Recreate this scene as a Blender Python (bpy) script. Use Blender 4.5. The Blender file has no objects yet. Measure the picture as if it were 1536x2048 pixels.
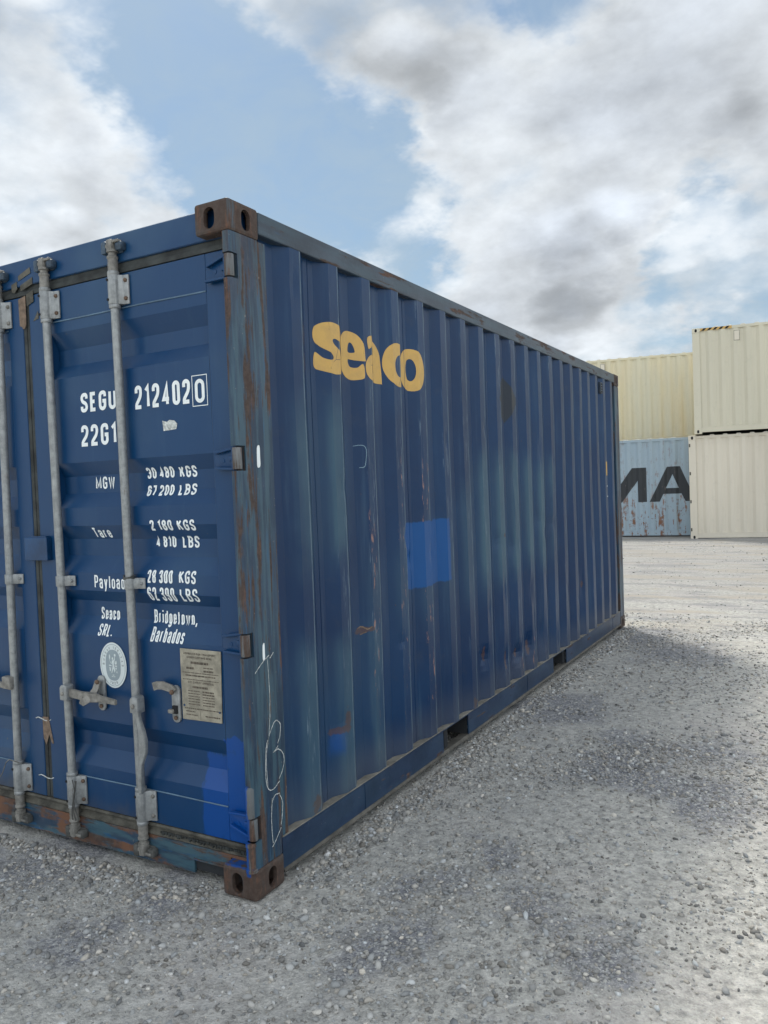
import bpy, bmesh, math, random
import numpy as np
from mathutils import Vector, Matrix
R = math.radians
random.seed(7); np.random.seed(7)
SC = bpy.context.scene
COL = SC.collection

# ------------------------------------------------------------------ camera
cam_d = bpy.data.cameras.new('camera')
cam_d.sensor_fit = 'VERTICAL'; cam_d.sensor_height = 36.0; cam_d.lens = 27.64
cam_d.clip_start = 0.05; cam_d.clip_end = 3000
cam = bpy.data.objects.new('camera', cam_d); COL.objects.link(cam)
CAMLOC = Vector((1.8677, -2.2332, 1.5151))
cam.matrix_world = Matrix(((0.86988, 0.01785, 0.49294, CAMLOC[0]), (0.49186, 0.04388, -0.86957, CAMLOC[1]),
                           (-0.03715, 0.99888, 0.0294, CAMLOC[2]), (0, 0, 0, 1)))
SC.camera = cam

# ------------------------------------------------------------------ node helper
class NT:
    def __init__(s, tree):
        s.t = tree; s.N = tree.nodes; s.L = tree.links
    def new(s, t, **kw):
        n = s.N.new(t)
        for k, v in kw.items(): setattr(n, k, v)
        return n
    def put(s, sock, v):
        if isinstance(v, bpy.types.NodeSocket): s.L.new(v, sock)
        elif v is not None:
            if hasattr(sock, 'default_value') and hasattr(sock.default_value, '__len__') and len(sock.default_value) == 4 and len(v) == 3:
                v = (*v, 1)
            sock.default_value = v
    def m(s, op, a, b=None, c=None, clamp=False):
        n = s.new('ShaderNodeMath', operation=op, use_clamp=clamp)
        s.put(n.inputs[0], a); s.put(n.inputs[1], b)
        if c is not None: s.put(n.inputs[2], c)
        return n.outputs[0]
    def vm(s, op, a, b=None):
        n = s.new('ShaderNodeVectorMath', operation=op)
        s.put(n.inputs[0], a)
        if b is not None: s.put(n.inputs[1], b)
        return n.outputs['Value'] if op in ('DOT_PRODUCT', 'LENGTH') else n.outputs[0]
    def mix(s, f, a, b, blend='MIX'):
        n = s.new('ShaderNodeMix', data_type='RGBA', blend_type=blend, clamp_factor=True)
        s.put(n.inputs[0], f); s.put(n.inputs[6], a); s.put(n.inputs[7], b)
        return n.outputs[2]
    def sm(s, v, a, b, c=0.0, d=1.0, lin=False):
        n = s.new('ShaderNodeMapRange', interpolation_type='LINEAR' if lin else 'SMOOTHSTEP')
        s.put(n.inputs[0], v)
        for i, q in enumerate((a, b, c, d)): s.put(n.inputs[1 + i], q)
        return n.outputs[0]
    def noise(s, vec, scale, detail=4, rough=0.55, dist=0.0, sv=None, col=False):
        if sv is not None: vec = s.vm('MULTIPLY', vec, sv)
        n = s.new('ShaderNodeTexNoise')
        s.put(n.inputs['Vector'], vec); s.put(n.inputs['Scale'], scale)
        n.inputs['Detail'].default_value = detail; n.inputs['Roughness'].default_value = rough
        n.inputs['Distortion'].default_value = dist
        return n.outputs[1] if col else n.outputs[0]
    def voro(s, vec, scale, feat='F1', out=0, rnd=1.0):
        n = s.new('ShaderNodeTexVoronoi', feature=feat)
        s.put(n.inputs['Vector'], vec); n.inputs['Scale'].default_value = scale
        n.inputs['Randomness'].default_value = rnd
        return n.outputs[out]
    def sep(s, v):
        n = s.new('ShaderNodeSeparateXYZ'); s.put(n.inputs[0], v); return n.outputs
    def comb(s, x, y, z):
        n = s.new('ShaderNodeCombineXYZ')
        for i, q in enumerate((x, y, z)): s.put(n.inputs[i], q)
        return n.outputs[0]
    def band(s, v, a, b, soft):
        return s.m('MULTIPLY', s.sm(v, a - soft, a + soft), s.sm(v, b - soft, b + soft, 1.0, 0.0))
    def box(s, u, v, u0, u1, v0, v1, soft):
        return s.m('MULTIPLY', s.band(u, u0, u1, soft), s.band(v, v0, v1, soft))
    def mx(s, *a):
        r = a[0]
        for q in a[1:]: r = s.m('MAXIMUM', r, q)
        return r

# ------------------------------------------------------------------ world: sky and broken cloud
SUNV = Vector((-1.5, 1.5, 2.62)).normalized()
w = bpy.data.worlds.new('World'); SC.world = w; w.use_nodes = True
t = NT(w.node_tree); t.N.clear()
geo = t.new('ShaderNodeTexCoord').outputs['Generated']
sky = t.new('ShaderNodeTexSky', sky_type='NISHITA', sun_disc=False)
sky.sun_elevation = math.asin(SUNV.z); sky.sun_rotation = math.atan2(SUNV.x, SUNV.y)
sky.air_density = 1.0; sky.dust_density = 0.6; sky.ozone_density = 1.5
skyc = t.vm('MULTIPLY', sky.outputs[0], (0.054, 0.064, 0.066))
dirn = t.vm('NORMALIZE', geo)
X, Y, Z = t.sep(dirn)
den = t.m('ADD', t.m('MAXIMUM', Z, -0.2), 0.5)
P = t.comb(t.m('DIVIDE', X, den), t.m('DIVIDE', Y, den), t.m('MULTIPLY', Z, 1.2))
warp = t.vm('MULTIPLY', t.vm('SUBTRACT', t.noise(P, 3.2, 6, 0.6, col=True), (0.5, 0.5, 0.5)), (0.34, 0.34, 0.34))
wd = t.vm('NORMALIZE', t.vm('ADD', dirn, warp))
LOBES = [((-0.600, 0.682, 0.415), 6.0, -0.30), ((-0.535, 0.757, 0.380), 6.0, -0.34), ((-0.465, 0.820, 0.335), 4.5, -0.26), ((-0.41, 0.87, 0.28), 2.5, -0.12), ((-0.097, 0.967, 0.235), 3.8, -0.24),
         ((-0.19, 0.955, 0.215), 3.5, -0.12), ((-0.61, 0.61, 0.50), 5, -0.22), ((-0.24, 0.82, 0.52), 3, -0.14),
         ((-0.74, 0.52, 0.42), 9, 0.12), ((-0.67, 0.665, 0.325), 6, 0.15), ((-0.42, 0.80, 0.42), 6, 0.14),
         ((-0.33, 0.885, 0.325), 8, 0.12), ((-0.13, 0.92, 0.39), 9, 0.24), ((-0.316, 0.922, 0.20), 6, 0.15),
         ((-0.545, 0.80, 0.27), 4, 0.14), ((-0.06, 0.985, 0.15), 5, 0.14), ((-0.38, 0.79, 0.48), 5, 0.08)]
lob = None
for d, r, wt in LOBES:
    dd = Vector(d).normalized()
    q = t.m('MULTIPLY', t.sm(t.vm('DOT_PRODUCT', wd, tuple(dd)), math.cos(R(r * 1.5)), math.cos(R(r * 0.25))), wt)
    lob = q if lob is None else t.m('ADD', lob, q)
def billow(vec, sc):
    n = t.new('ShaderNodeTexVoronoi', feature='F1'); t.put(n.inputs['Vector'], vec)
    n.inputs['Scale'].default_value = sc; n.inputs['Detail'].default_value = 1.6; n.inputs['Roughness'].default_value = 0.45
    return t.sm(n.outputs[0], 0.05, 0.75, 1.0, 0.0, lin=True)
def dens(vec):
    v2 = t.vm('ADD', vec, t.vm('MULTIPLY', t.vm('SUBTRACT', t.noise(vec, 6.0, 5, 0.55, col=True), (0.5, 0.5, 0.5)), (0.10, 0.10, 0.10)))
    b = billow(v2, 5.0)
    return t.m('ADD', t.m('ADD', t.m('MULTIPLY', t.noise(vec, 2.8, 8, 0.55), 0.80), t.m('MULTIPLY', t.m('SUBTRACT', b, 0.45), 0.30)), t.m('ADD', t.m('ADD', lob, 0.215), t.sm(Z, 0.55, 0.85, 0.0, 0.10)))  # more cloud added overhead, out of view, to brighten the shaded ground
D1 = dens(P)
off = (SUNV.x * 0.06, SUNV.y * 0.06, 0.07)
D2 = dens(t.vm('ADD', P, off))
fine = t.noise(P, 14.0, 5, 0.60)
wisp = t.noise(P, 9.0, 6, 0.62, 0.5)
D1b = t.m('ADD', D1, t.m('MULTIPLY', t.m('SUBTRACT', wisp, 0.5), 0.16))
cover = t.sm(D1b, 0.33, 0.66)
thick = t.sm(t.m('ADD', D1, t.m('MULTIPLY', t.m('SUBTRACT', wisp, 0.5), 0.20)), 0.48, 1.12)
rel = t.m('SUBTRACT', D1, D2)
lit = t.m('ADD', t.m('MULTIPLY', rel, 1.25), t.m('MULTIPLY', t.m('SUBTRACT', fine, 0.5), 0.20))
bright = t.m('ADD', t.m('SUBTRACT', 0.57, t.m('MULTIPLY', thick, 0.26)), lit)
# front-lit clouds away from the sun, brightness added to fill shaded door and wall
opp = t.sm(t.vm('DOT_PRODUCT', dirn, tuple(SUNV)), 0.70, -0.40)
bright = t.m('ADD', bright, t.m('MULTIPLY', opp, 1.25))
bright = t.m('SMOOTH_MAX', t.m('MINIMUM', bright, t.m('ADD', 0.66, t.m('MULTIPLY', opp, 1.30))), 0.27, 0.22)
ccol = t.mix(thick, (0.92, 0.97, 1.01), (0.86, 0.95, 1.08))
cl = t.vm('MULTIPLY', ccol, t.comb(bright, bright, bright))
haze = t.sm(Z, 0.0, 0.6, 0.60, 0.16)
skyh = t.mix(t.m('ADD', haze, t.m('MULTIPLY', t.sm(wisp, 0.25, 0.75), 0.40)), skyc, (0.29, 0.37, 0.44))
full = t.mix(t.m('MULTIPLY', cover, t.sm(Z, -0.02, 0.15, 0.75, 1.0)), skyh, cl)
# thin cloud glows around the veiled sun
glow = t.sm(t.vm('DOT_PRODUCT', dirn, tuple(SUNV)), 0.95, 1.0)
glow2 = t.m('MULTIPLY', t.m('MULTIPLY', glow, glow), 12.0)
full = t.vm('ADD', full, t.comb(glow2, glow2, t.m('MULTIPLY', glow2, 0.95)))
bgn = t.new('ShaderNodeBackground'); t.put(bgn.inputs[0], full); bgn.inputs[1].default_value = 1.0
out = t.new('ShaderNodeOutputWorld'); t.L.new(bgn.outputs[0], out.inputs[0])

# ------------------------------------------------------------------ sun behind thin cloud
sd = bpy.data.lights.new('sun', 'SUN'); sd.energy = 1.35; sd.angle = R(7); sd.color = (1, 0.93, 0.82)
so = bpy.data.objects.new('sun', sd); COL.objects.link(so)
so.rotation_euler = SUNV.to_track_quat('Z', 'Y').to_euler(); so.location = (-10, 10, 20)

vs = SC.view_settings
vs.view_transform = 'Standard'; vs.look = 'None'; vs.exposure = 0.6; vs.gamma = 1.0; vs.use_curve_mapping = False
SC.display_settings.display_device = 'sRGB'

# ------------------------------------------------------------------ object helpers
def tag(o, label=None, cat=None, group=None, kind=None):
    if label: o['label'] = label
    if cat: o['category'] = cat
    if group: o['group'] = group
    if kind: o['kind'] = kind
    return o
def empty(name, loc=(0, 0, 0), rz=0):
    o = bpy.data.objects.new(name, None); COL.objects.link(o); o.location = loc; o.rotation_euler = (0, 0, rz)
    o.empty_display_size = 0.1
    return o
def link(name, me, mat=None, parent=None):
    o = bpy.data.objects.new(name, me); COL.objects.link(o)
    if mat is not None: me.materials.append(mat)
    if parent is not None: o.parent = parent
    return o
def obj(name, bm, mat, parent=None, smooth=False, recalc=True):
    if recalc: bmesh.ops.recalc_face_normals(bm, faces=bm.faces)
    me = bpy.data.meshes.new(name); bm.to_mesh(me); bm.free()
    if smooth:
        for p in me.polygons: p.use_smooth = True
        try: me.set_sharp_from_angle(angle=R(35))
        except Exception: pass
    return link(name, me, mat, parent)
def objs(name, bm, mat, parent=None, smooth=False):
    """like obj(), but every loose piece becomes an object of its own"""
    bmesh.ops.recalc_face_normals(bm, faces=bm.faces); bm.verts.index_update(); seen = set(); out_ = []
    for v in bm.verts:
        if v in seen: continue
        st = [v]; comp = {v}
        while st:
            for e in st.pop().link_edges:
                for q_ in e.verts:
                    if q_ not in comp: comp.add(q_); st.append(q_)
        seen |= comp; cl_ = sorted(comp, key=lambda q_: q_.index); ix = {q_: i for i, q_ in enumerate(cl_)}
        fs_ = {f for q_ in cl_ for f in q_.link_faces}
        me = bpy.data.meshes.new(name); me.from_pydata([tuple(q_.co) for q_ in cl_], [], [[ix[q_] for q_ in f.verts] for f in sorted(fs_, key=lambda f: f.index)]); me.update()
        if smooth:
            for p in me.polygons: p.use_smooth = True
            try: me.set_sharp_from_angle(angle=R(35))
            except Exception: pass
        out_.append(link(name, me, mat, parent))
    bm.free(); return out_
def box(bm, x0, x1, y0, y1, z0, z1, bev=0):
    b2 = bmesh.new()
    vs_ = [b2.verts.new((x, y, z)) for x in (x0, x1) for y in (y0, y1) for z in (z0, z1)]
    for f in ((0, 1, 3, 2), (4, 6, 7, 5), (0, 4, 5, 1), (2, 3, 7, 6), (0, 2, 6, 4), (1, 5, 7, 3)):
        b2.faces.new([vs_[i] for i in f])
    if bev: bmesh.ops.bevel(b2, geom=b2.edges[:], offset=bev, segments=2, affect='EDGES', profile=0.5)
    me = bpy.data.meshes.new('tmp'); b2.to_mesh(me); b2.free(); bm.from_mesh(me); bpy.data.meshes.remove(me)
def xf(bm, fn, start=0):
    bm.verts.ensure_lookup_table()
    for v in bm.verts[start:]: v.co = fn(v.co)
def cyl(bm, p0, p1, r0, r1=None, seg=16, caps=True):
    r1 = r0 if r1 is None else r1
    lathe(bm, p0, p1, [(0, r0), (1, r1)], seg, caps)
def lathe(bm, p0, p1, prof, seg=16, caps=True):
    p0, p1 = Vector(p0), Vector(p1); ax = p1 - p0; n = ax.normalized()
    a = n.orthogonal().normalized(); b = n.cross(a)
    rings = []
    for tt, r in prof:
        c = p0 + ax * tt
        rings.append([bm.verts.new(c + (a * math.cos(2 * math.pi * i / seg) + b * math.sin(2 * math.pi * i / seg)) * r) for i in range(seg)])
    for q0, q1 in zip(rings, rings[1:]):
        for i in range(seg): bm.faces.new((q0[i], q0[(i + 1) % seg], q1[(i + 1) % seg], q1[i]))
    if caps: bm.faces.new(rings[0][::-1]); bm.faces.new(rings[-1])
def tube(bm, pts, r, seg=6):
    pts = [Vector(p) for p in pts]; rings = []
    for i, p in enumerate(pts):
        d = (pts[min(i + 1, len(pts) - 1)] - pts[max(i - 1, 0)]).normalized()
        a = d.orthogonal().normalized(); b = d.cross(a)
        rings.append([bm.verts.new(p + (a * math.cos(2 * math.pi * k / seg) + b * math.sin(2 * math.pi * k / seg)) * r) for k in range(seg)])
    for q0, q1 in zip(rings, rings[1:]):
        for i in range(seg): bm.faces.new((q0[i], q0[(i + 1) % seg], q1[(i + 1) % seg], q1[i]))
def prism(bm, poly, axis, a, b, bev=0):
    """poly is a 2D loop in the plane of the two other axes, extruded along axis from a to b"""
    def P3(p, h):
        return {'x': (h, p[0], p[1]), 'y': (p[0], h, p[1]), 'z': (p[0], p[1], h)}[axis]
    b2 = bmesh.new()
    A = [b2.verts.new(P3(p, a)) for p in poly]; B = [b2.verts.new(P3(p, b)) for p in poly]
    n = len(poly)
    b2.faces.new(A); b2.faces.new(B[::-1])
    for i in range(n): b2.faces.new((A[i], A[(i + 1) % n], B[(i + 1) % n], B[i]))
    bmesh.ops.recalc_face_normals(b2, faces=b2.faces)
    if bev: bmesh.ops.bevel(b2, geom=b2.edges[:], offset=bev, segments=2, affect='EDGES', profile=0.5)
    me = bpy.data.meshes.new('tmp'); b2.to_mesh(me); b2.free(); bm.from_mesh(me); bpy.data.meshes.remove(me)
def boolean(o, cutters):
    for c in cutters:
        md = o.modifiers.new('b', 'BOOLEAN'); md.object = c; md.operation = 'DIFFERENCE'; md.solver = 'EXACT'
    dg = bpy.context.evaluated_depsgraph_get()
    me = bpy.data.meshes.new_from_object(o.evaluated_get(dg))
    o.modifiers.clear(); old = o.data; o.data = me; me.name = old.name
    for c in cutters:
        bpy.data.objects.remove(c, do_unlink=True)
def stadium(w_, h_, n=9):
    r = w_ / 2; s = h_ / 2 - r; out_ = []
    for i in range(n): a = math.pi * i / (n - 1); out_.append((r * math.cos(a), s + r * math.sin(a)))
    for i in range(n): a = math.pi + math.pi * i / (n - 1); out_.append((r * math.cos(a), -s + r * math.sin(a)))
    return out_

# ------------------------------------------------------------------ materials
def mat_new(name):
    m = bpy.data.materials.new(name); m.use_nodes = True
    t = NT(m.node_tree); t.N.clear()
    o = t.new('ShaderNodeOutputMaterial'); b = t.new('ShaderNodeBsdfPrincipled')
    t.L.new(b.outputs[0], o.inputs[0])
    return m, t, b
def bump(t, b, h, strength=0.3, dist=0.01):
    n = t.new('ShaderNodeBump'); n.inputs['Strength'].default_value = strength; n.inputs['Distance'].default_value = dist
    t.put(n.inputs['Height'], h); t.L.new(n.outputs[0], b.inputs['Normal'])
def simple(name, col, rough=0.6, metal=0.0, var=0.25, sc=8, spec=0.5, rust=0.0):
    m, t, b = mat_new(name)
    co = t.new('ShaderNodeTexCoord').outputs['Object']
    n = t.noise(co, sc, 6, 0.65)
    c = t.mix(t.sm(n, 0.3, 0.7), tuple(q * (1 - var) for q in col), tuple(min(1, q * (1 + var)) for q in col))
    if rust:
        r_1 = t.m('MULTIPLY', t.sm(t.noise(co, 1.0, 5, 0.7, sv=(45, 45, 12)), 0.60, 0.68), t.sm(t.noise(co, 2.3, 3), 0.46, 0.6))
        c = t.mix(t.m('MULTIPLY', r_1, rust), c, (0.12, 0.075, 0.045)); c = t.mix(t.m('MULTIPLY', t.sm(t.noise(co, 1.0, 3, 0.6, sv=(60, 60, 4)), 0.5, 0.7), 0.35), c, (0.42, 0.43, 0.42))
    t.put(b.inputs['Base Color'], c); b.inputs['Roughness'].default_value = rough; b.inputs['Metallic'].default_value = metal
    b.inputs['Specular IOR Level'].default_value = spec
    bump(t, b, t.noise(co, sc * 12, 3), 0.12, 0.003)
    return m

BLUE_D = (0.0012, 0.0225, 0.075); BLUE_L = (0.0020, 0.032, 0.096); FADE = (0.058, 0.115, 0.170)
FRESH = (0.000, 0.056, 0.25); RUST_D = (0.055, 0.030, 0.020); RUST_L = (0.120, 0.058, 0.034)
def blue_base(t, co):
    n1 = t.noise(co, 1.3, 5, 0.6)
    c = t.mix(t.sm(n1, 0.35, 0.68), BLUE_D, BLUE_L)
    streak = t.noise(co, 1.0, 5, 0.6, sv=(22, 22, 1.2))
    c = t.mix(t.m('MULTIPLY', t.sm(streak, 0.52, 0.80), 0.35), c, FADE)
    grime = t.noise(co, 9.0, 6, 0.7)
    c = t.mix(t.m('MULTIPLY', t.sm(grime, 0.55, 0.80), 0.25), c, (0.05, 0.055, 0.06))
    return c, n1, streak, grime

E0c = 0.449
def side_material():
    m, t, b = mat_new('blue_side_paint')
    co = t.new('ShaderNodeTexCoord').outputs['Object']
    c, n1, streak, grime = blue_base(t, co)
    x, y, z = t.sep(co)
    wob = t.m('MULTIPLY', t.m('SUBTRACT', t.noise(co, 3.0, 4), 0.5), 0.30)
    yy = t.m('ADD', y, wob); zz = t.m('ADD', z, wob)
    f = None
    for (y0, y1, z0, z1, s, k) in ((0.40, 0.78, 1.22, 1.88, 0.12, 0.65), (0.22, 1.02, 0.16, 0.86, 0.10, 0.55), (2.22, 3.72, 0.92, 1.68, 0.12, 0.75),
                                   (1.95, 2.45, 0.85, 1.5, 0.14, 0.35), (0.8, 2.2, 0.85, 1.15, 0.2, 0.25)):
        q = t.m('MULTIPLY', t.box(yy, zz, y0, y1, z0, z1, s), k)
        f = q if f is None else t.m('MAXIMUM', f, q)
    # the proud ridges are rubbed paler than the recesses
    ridge = t.sm(x, -0.034, -0.006)
    f = t.m('MULTIPLY', f, t.m('ADD', 0.26, t.m('MULTIPLY', ridge, 0.80)))
    f = t.m('MULTIPLY', f, t.sm(t.noise(co, 1.0, 4, 0.6, sv=(16, 16, 2.0)), 0.22, 0.6, 0.55, 1.15))
    c = t.mix(f, c, (0.050, 0.105, 0.145))
    # fine scratches running up the ridges, some worn to primer
    tip = t.sm(x, -0.014, -0.008)
    scr = t.noise(co, 1.0, 5, 0.75, sv=(70, 70, 5))
    lowf = t.noise(co, 1.0, 2, 0.5, sv=(1.6, 1.6, 0.9))
    edge = t.m('MULTIPLY', t.m('MULTIPLY', tip, t.sm(scr, 0.56, 0.66)), t.sm(lowf, 0.42, 0.62))
    c = t.mix(t.m('MULTIPLY', edge, 0.55), c, (0.19, 0.25, 0.30))
    prim = t.m('MULTIPLY', t.m('MULTIPLY', tip, t.sm(t.noise(co, 1.0, 4, 0.7, sv=(60, 60, 11)), 0.60, 0.66)),
               t.mx(t.box(yy, z, 1.22, 1.62, 0.35, 1.65, 0.06), t.box(yy, z, 0.8, 1.0, 0.2, 1.4, 0.05), t.box(yy, z, 2.8, 3.4, 0.2, 0.5, 0.05)))
    c = t.mix(t.m('MULTIPLY', prim, 0.85), c, (0.36, 0.19, 0.14))
    # pale rubbed paint along each proud fold, its highlight line painted in
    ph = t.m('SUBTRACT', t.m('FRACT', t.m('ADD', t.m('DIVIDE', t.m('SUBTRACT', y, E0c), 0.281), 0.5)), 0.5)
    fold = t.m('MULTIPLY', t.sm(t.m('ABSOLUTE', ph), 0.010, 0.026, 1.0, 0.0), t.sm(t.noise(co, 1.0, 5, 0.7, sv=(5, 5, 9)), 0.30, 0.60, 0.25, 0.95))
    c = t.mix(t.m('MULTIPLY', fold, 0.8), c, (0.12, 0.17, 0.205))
    # touched-up rectangle of fresh blue
    w2 = t.m('MULTIPLY', t.m('SUBTRACT', t.noise(co, 14, 3), 0.5), 0.05)
    fr = t.box(t.m('ADD', y, w2), t.m('ADD', z, w2), 1.30, 1.815, 0.985, 1.335, 0.006)
    c = t.mix(t.m('MULTIPLY', fr, 0.93), c, (0.000, 0.066, 0.230))
    fr2 = t.box(t.m('ADD', y, w2), t.m('ADD', z, w2), 0.585, 0.66, 0.36, 0.46, 0.03)
    c = t.mix(t.m('MULTIPLY', fr2, 0.8), c, (0.005, 0.06, 0.22))
    # dark diamond where a placard was removed
    dy = t.m('ABSOLUTE', t.m('SUBTRACT', t.m('ADD', y, t.m('MULTIPLY', wob, 0.1)), 2.84)); dz = t.m('ABSOLUTE', t.m('SUBTRACT', z, 2.085))
    dm = t.sm(t.m('ADD', t.m('DIVIDE', dy, 0.165), t.m('DIVIDE', dz, 0.155)), 0.97, 1.03, 1.0, 0.0)
    c = t.mix(t.m('MULTIPLY', dm, 0.9), c, t.mix(grime, (0.010, 0.015, 0.021), (0.018, 0.023, 0.030)))
    # rust: scattered spots plus known bruises
    rs = t.m('MULTIPLY', t.sm(t.noise(co, 26, 4, 0.6), 0.70, 0.76), t.sm(t.noise(co, 2.0, 2), 0.48, 0.62))
    for (cy, cz, ry, rz) in ((0.64, 0.46, 0.075, 0.018), (0.69, 0.50, 0.02, 0.05), (0.88, 0.86, 0.07, 0.014), (1.34, 0.42, 0.02, 0.07), (2.317, 0.46, 0.012, 0.05),
                             (2.655, 0.36, 0.012, 0.06), (2.892, 0.35, 0.012, 0.03), (3.152, 0.34, 0.016, 0.05), (2.70, 1.18, 0.03, 0.015), (4.563, 0.62, 0.015, 0.03), (2.1, 0.2, 0.03, 0.04), (0.42, 0.2, 0.03, 0.05)):
        a = t.m('DIVIDE', t.m('SUBTRACT', y, cy), ry); d = t.m('DIVIDE', t.m('SUBTRACT', z, cz), rz)
        rr = t.m('ADD', t.m('MULTIPLY', a, a), t.m('MULTIPLY', d, d))
        q = t.sm(t.m('ADD', rr, t.m('MULTIPLY', t.m('SUBTRACT', t.noise(co, 30, 4), 0.5), 4.5)), 0.5, 1.2, 1.0, 0.0)
        rs = t.m('MAXIMUM', rs, q)
    c = t.mix(t.m('MULTIPLY', rs, 0.62), c, t.mix(grime, RUST_D, (0.13, 0.065, 0.04)))
    # dust thrown up along the foot of the wall
    dust = t.m('MULTIPLY', t.sm(t.m('ADD', z, t.m('MULTIPLY', wob, 0.5)), 0.19, 0.40, 1.0, 0.0), 0.22)
    c = t.mix(dust, c, (0.16, 0.15, 0.13))
    t.put(b.inputs['Base Color'], c)
    t.put(b.inputs['Roughness'], t.m('ADD', 0.27, t.m('MULTIPLY', t.m('ADD', grime, f), 0.16)))
    b.inputs['Specular IOR Level'].default_value = 0.30
    h = t.m('ADD', t.m('MULTIPLY', t.noise(co, 7, 3), 1.0), t.m('MULTIPLY', t.noise(co, 120, 2), 0.04))
    bump(t, b, h, 0.35, 0.008)
    return m

def door_material(name='blue_door_paint', fade=0.25):
    m, t, b = mat_new(name)
    co = t.new('ShaderNodeTexCoord').outputs['Object']
    c, n1, streak, grime = blue_base(t, co)
    c = t.mix(0.65, c, (0.0012, 0.045, 0.135))
    x, y, z = t.sep(co)
    c = t.mix(t.m('MULTIPLY', t.sm(t.noise(co, 1.8, 4), 0.45, 0.7), fade), c, (0.045, 0.10, 0.165))
    w2 = t.m('MULTIPLY', t.m('SUBTRACT', t.noise(co, 1.0, 5, 0.7, sv=(26, 26, 7)), 0.5), 0.07)
    xx = t.m('ADD', x, w2); zz = t.m('ADD', z, w2)
    fr = t.mx(t.box(xx, zz, -0.172, 0.02, 0.12, 0.585, 0.004), t.box(xx, zz, -0.298, -0.15, 0.15, 0.50, 0.008))
    dab = t.sm(t.noise(co, 22, 4, 0.6), 0.60, 0.68, 1.0, 0.72)
    c = t.mix(t.m('MULTIPLY', fr, t.m('MULTIPLY', dab, 0.97)), c, FRESH)
    rs = t.m('MULTIPLY', t.sm(t.noise(co, 20, 4, 0.6), 0.69, 0.75), t.sm(t.noise(co, 1.6, 2), 0.50, 0.62))
    foot = t.m('MULTIPLY', t.sm(t.m('ADD', z, t.m('MULTIPLY', w2, 2.0)), 0.18, 0.26, 1.0, 0.0), t.sm(n1, 0.4, 0.6))
    rs = t.m('MULTIPLY', t.mx(rs, t.m('MULTIPLY', foot, 0.5)), t.m('SUBTRACT', 1.0, fr))
    c = t.mix(t.m('MULTIPLY', rs, 0.8), c, (0.10, 0.085, 0.06))
    t.put(b.inputs['Base Color'], c)
    t.put(b.inputs['Roughness'], t.m('ADD', 0.24, t.m('MULTIPLY', grime, 0.20)))
    b.inputs['Specular IOR Level'].default_value = 0.40
    h = t.m('ADD', t.noise(co, 5, 3), t.m('MULTIPLY', t.noise(co, 150, 2), 0.04))
    bump(t, b, h, 0.25, 0.006)
    return m

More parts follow.
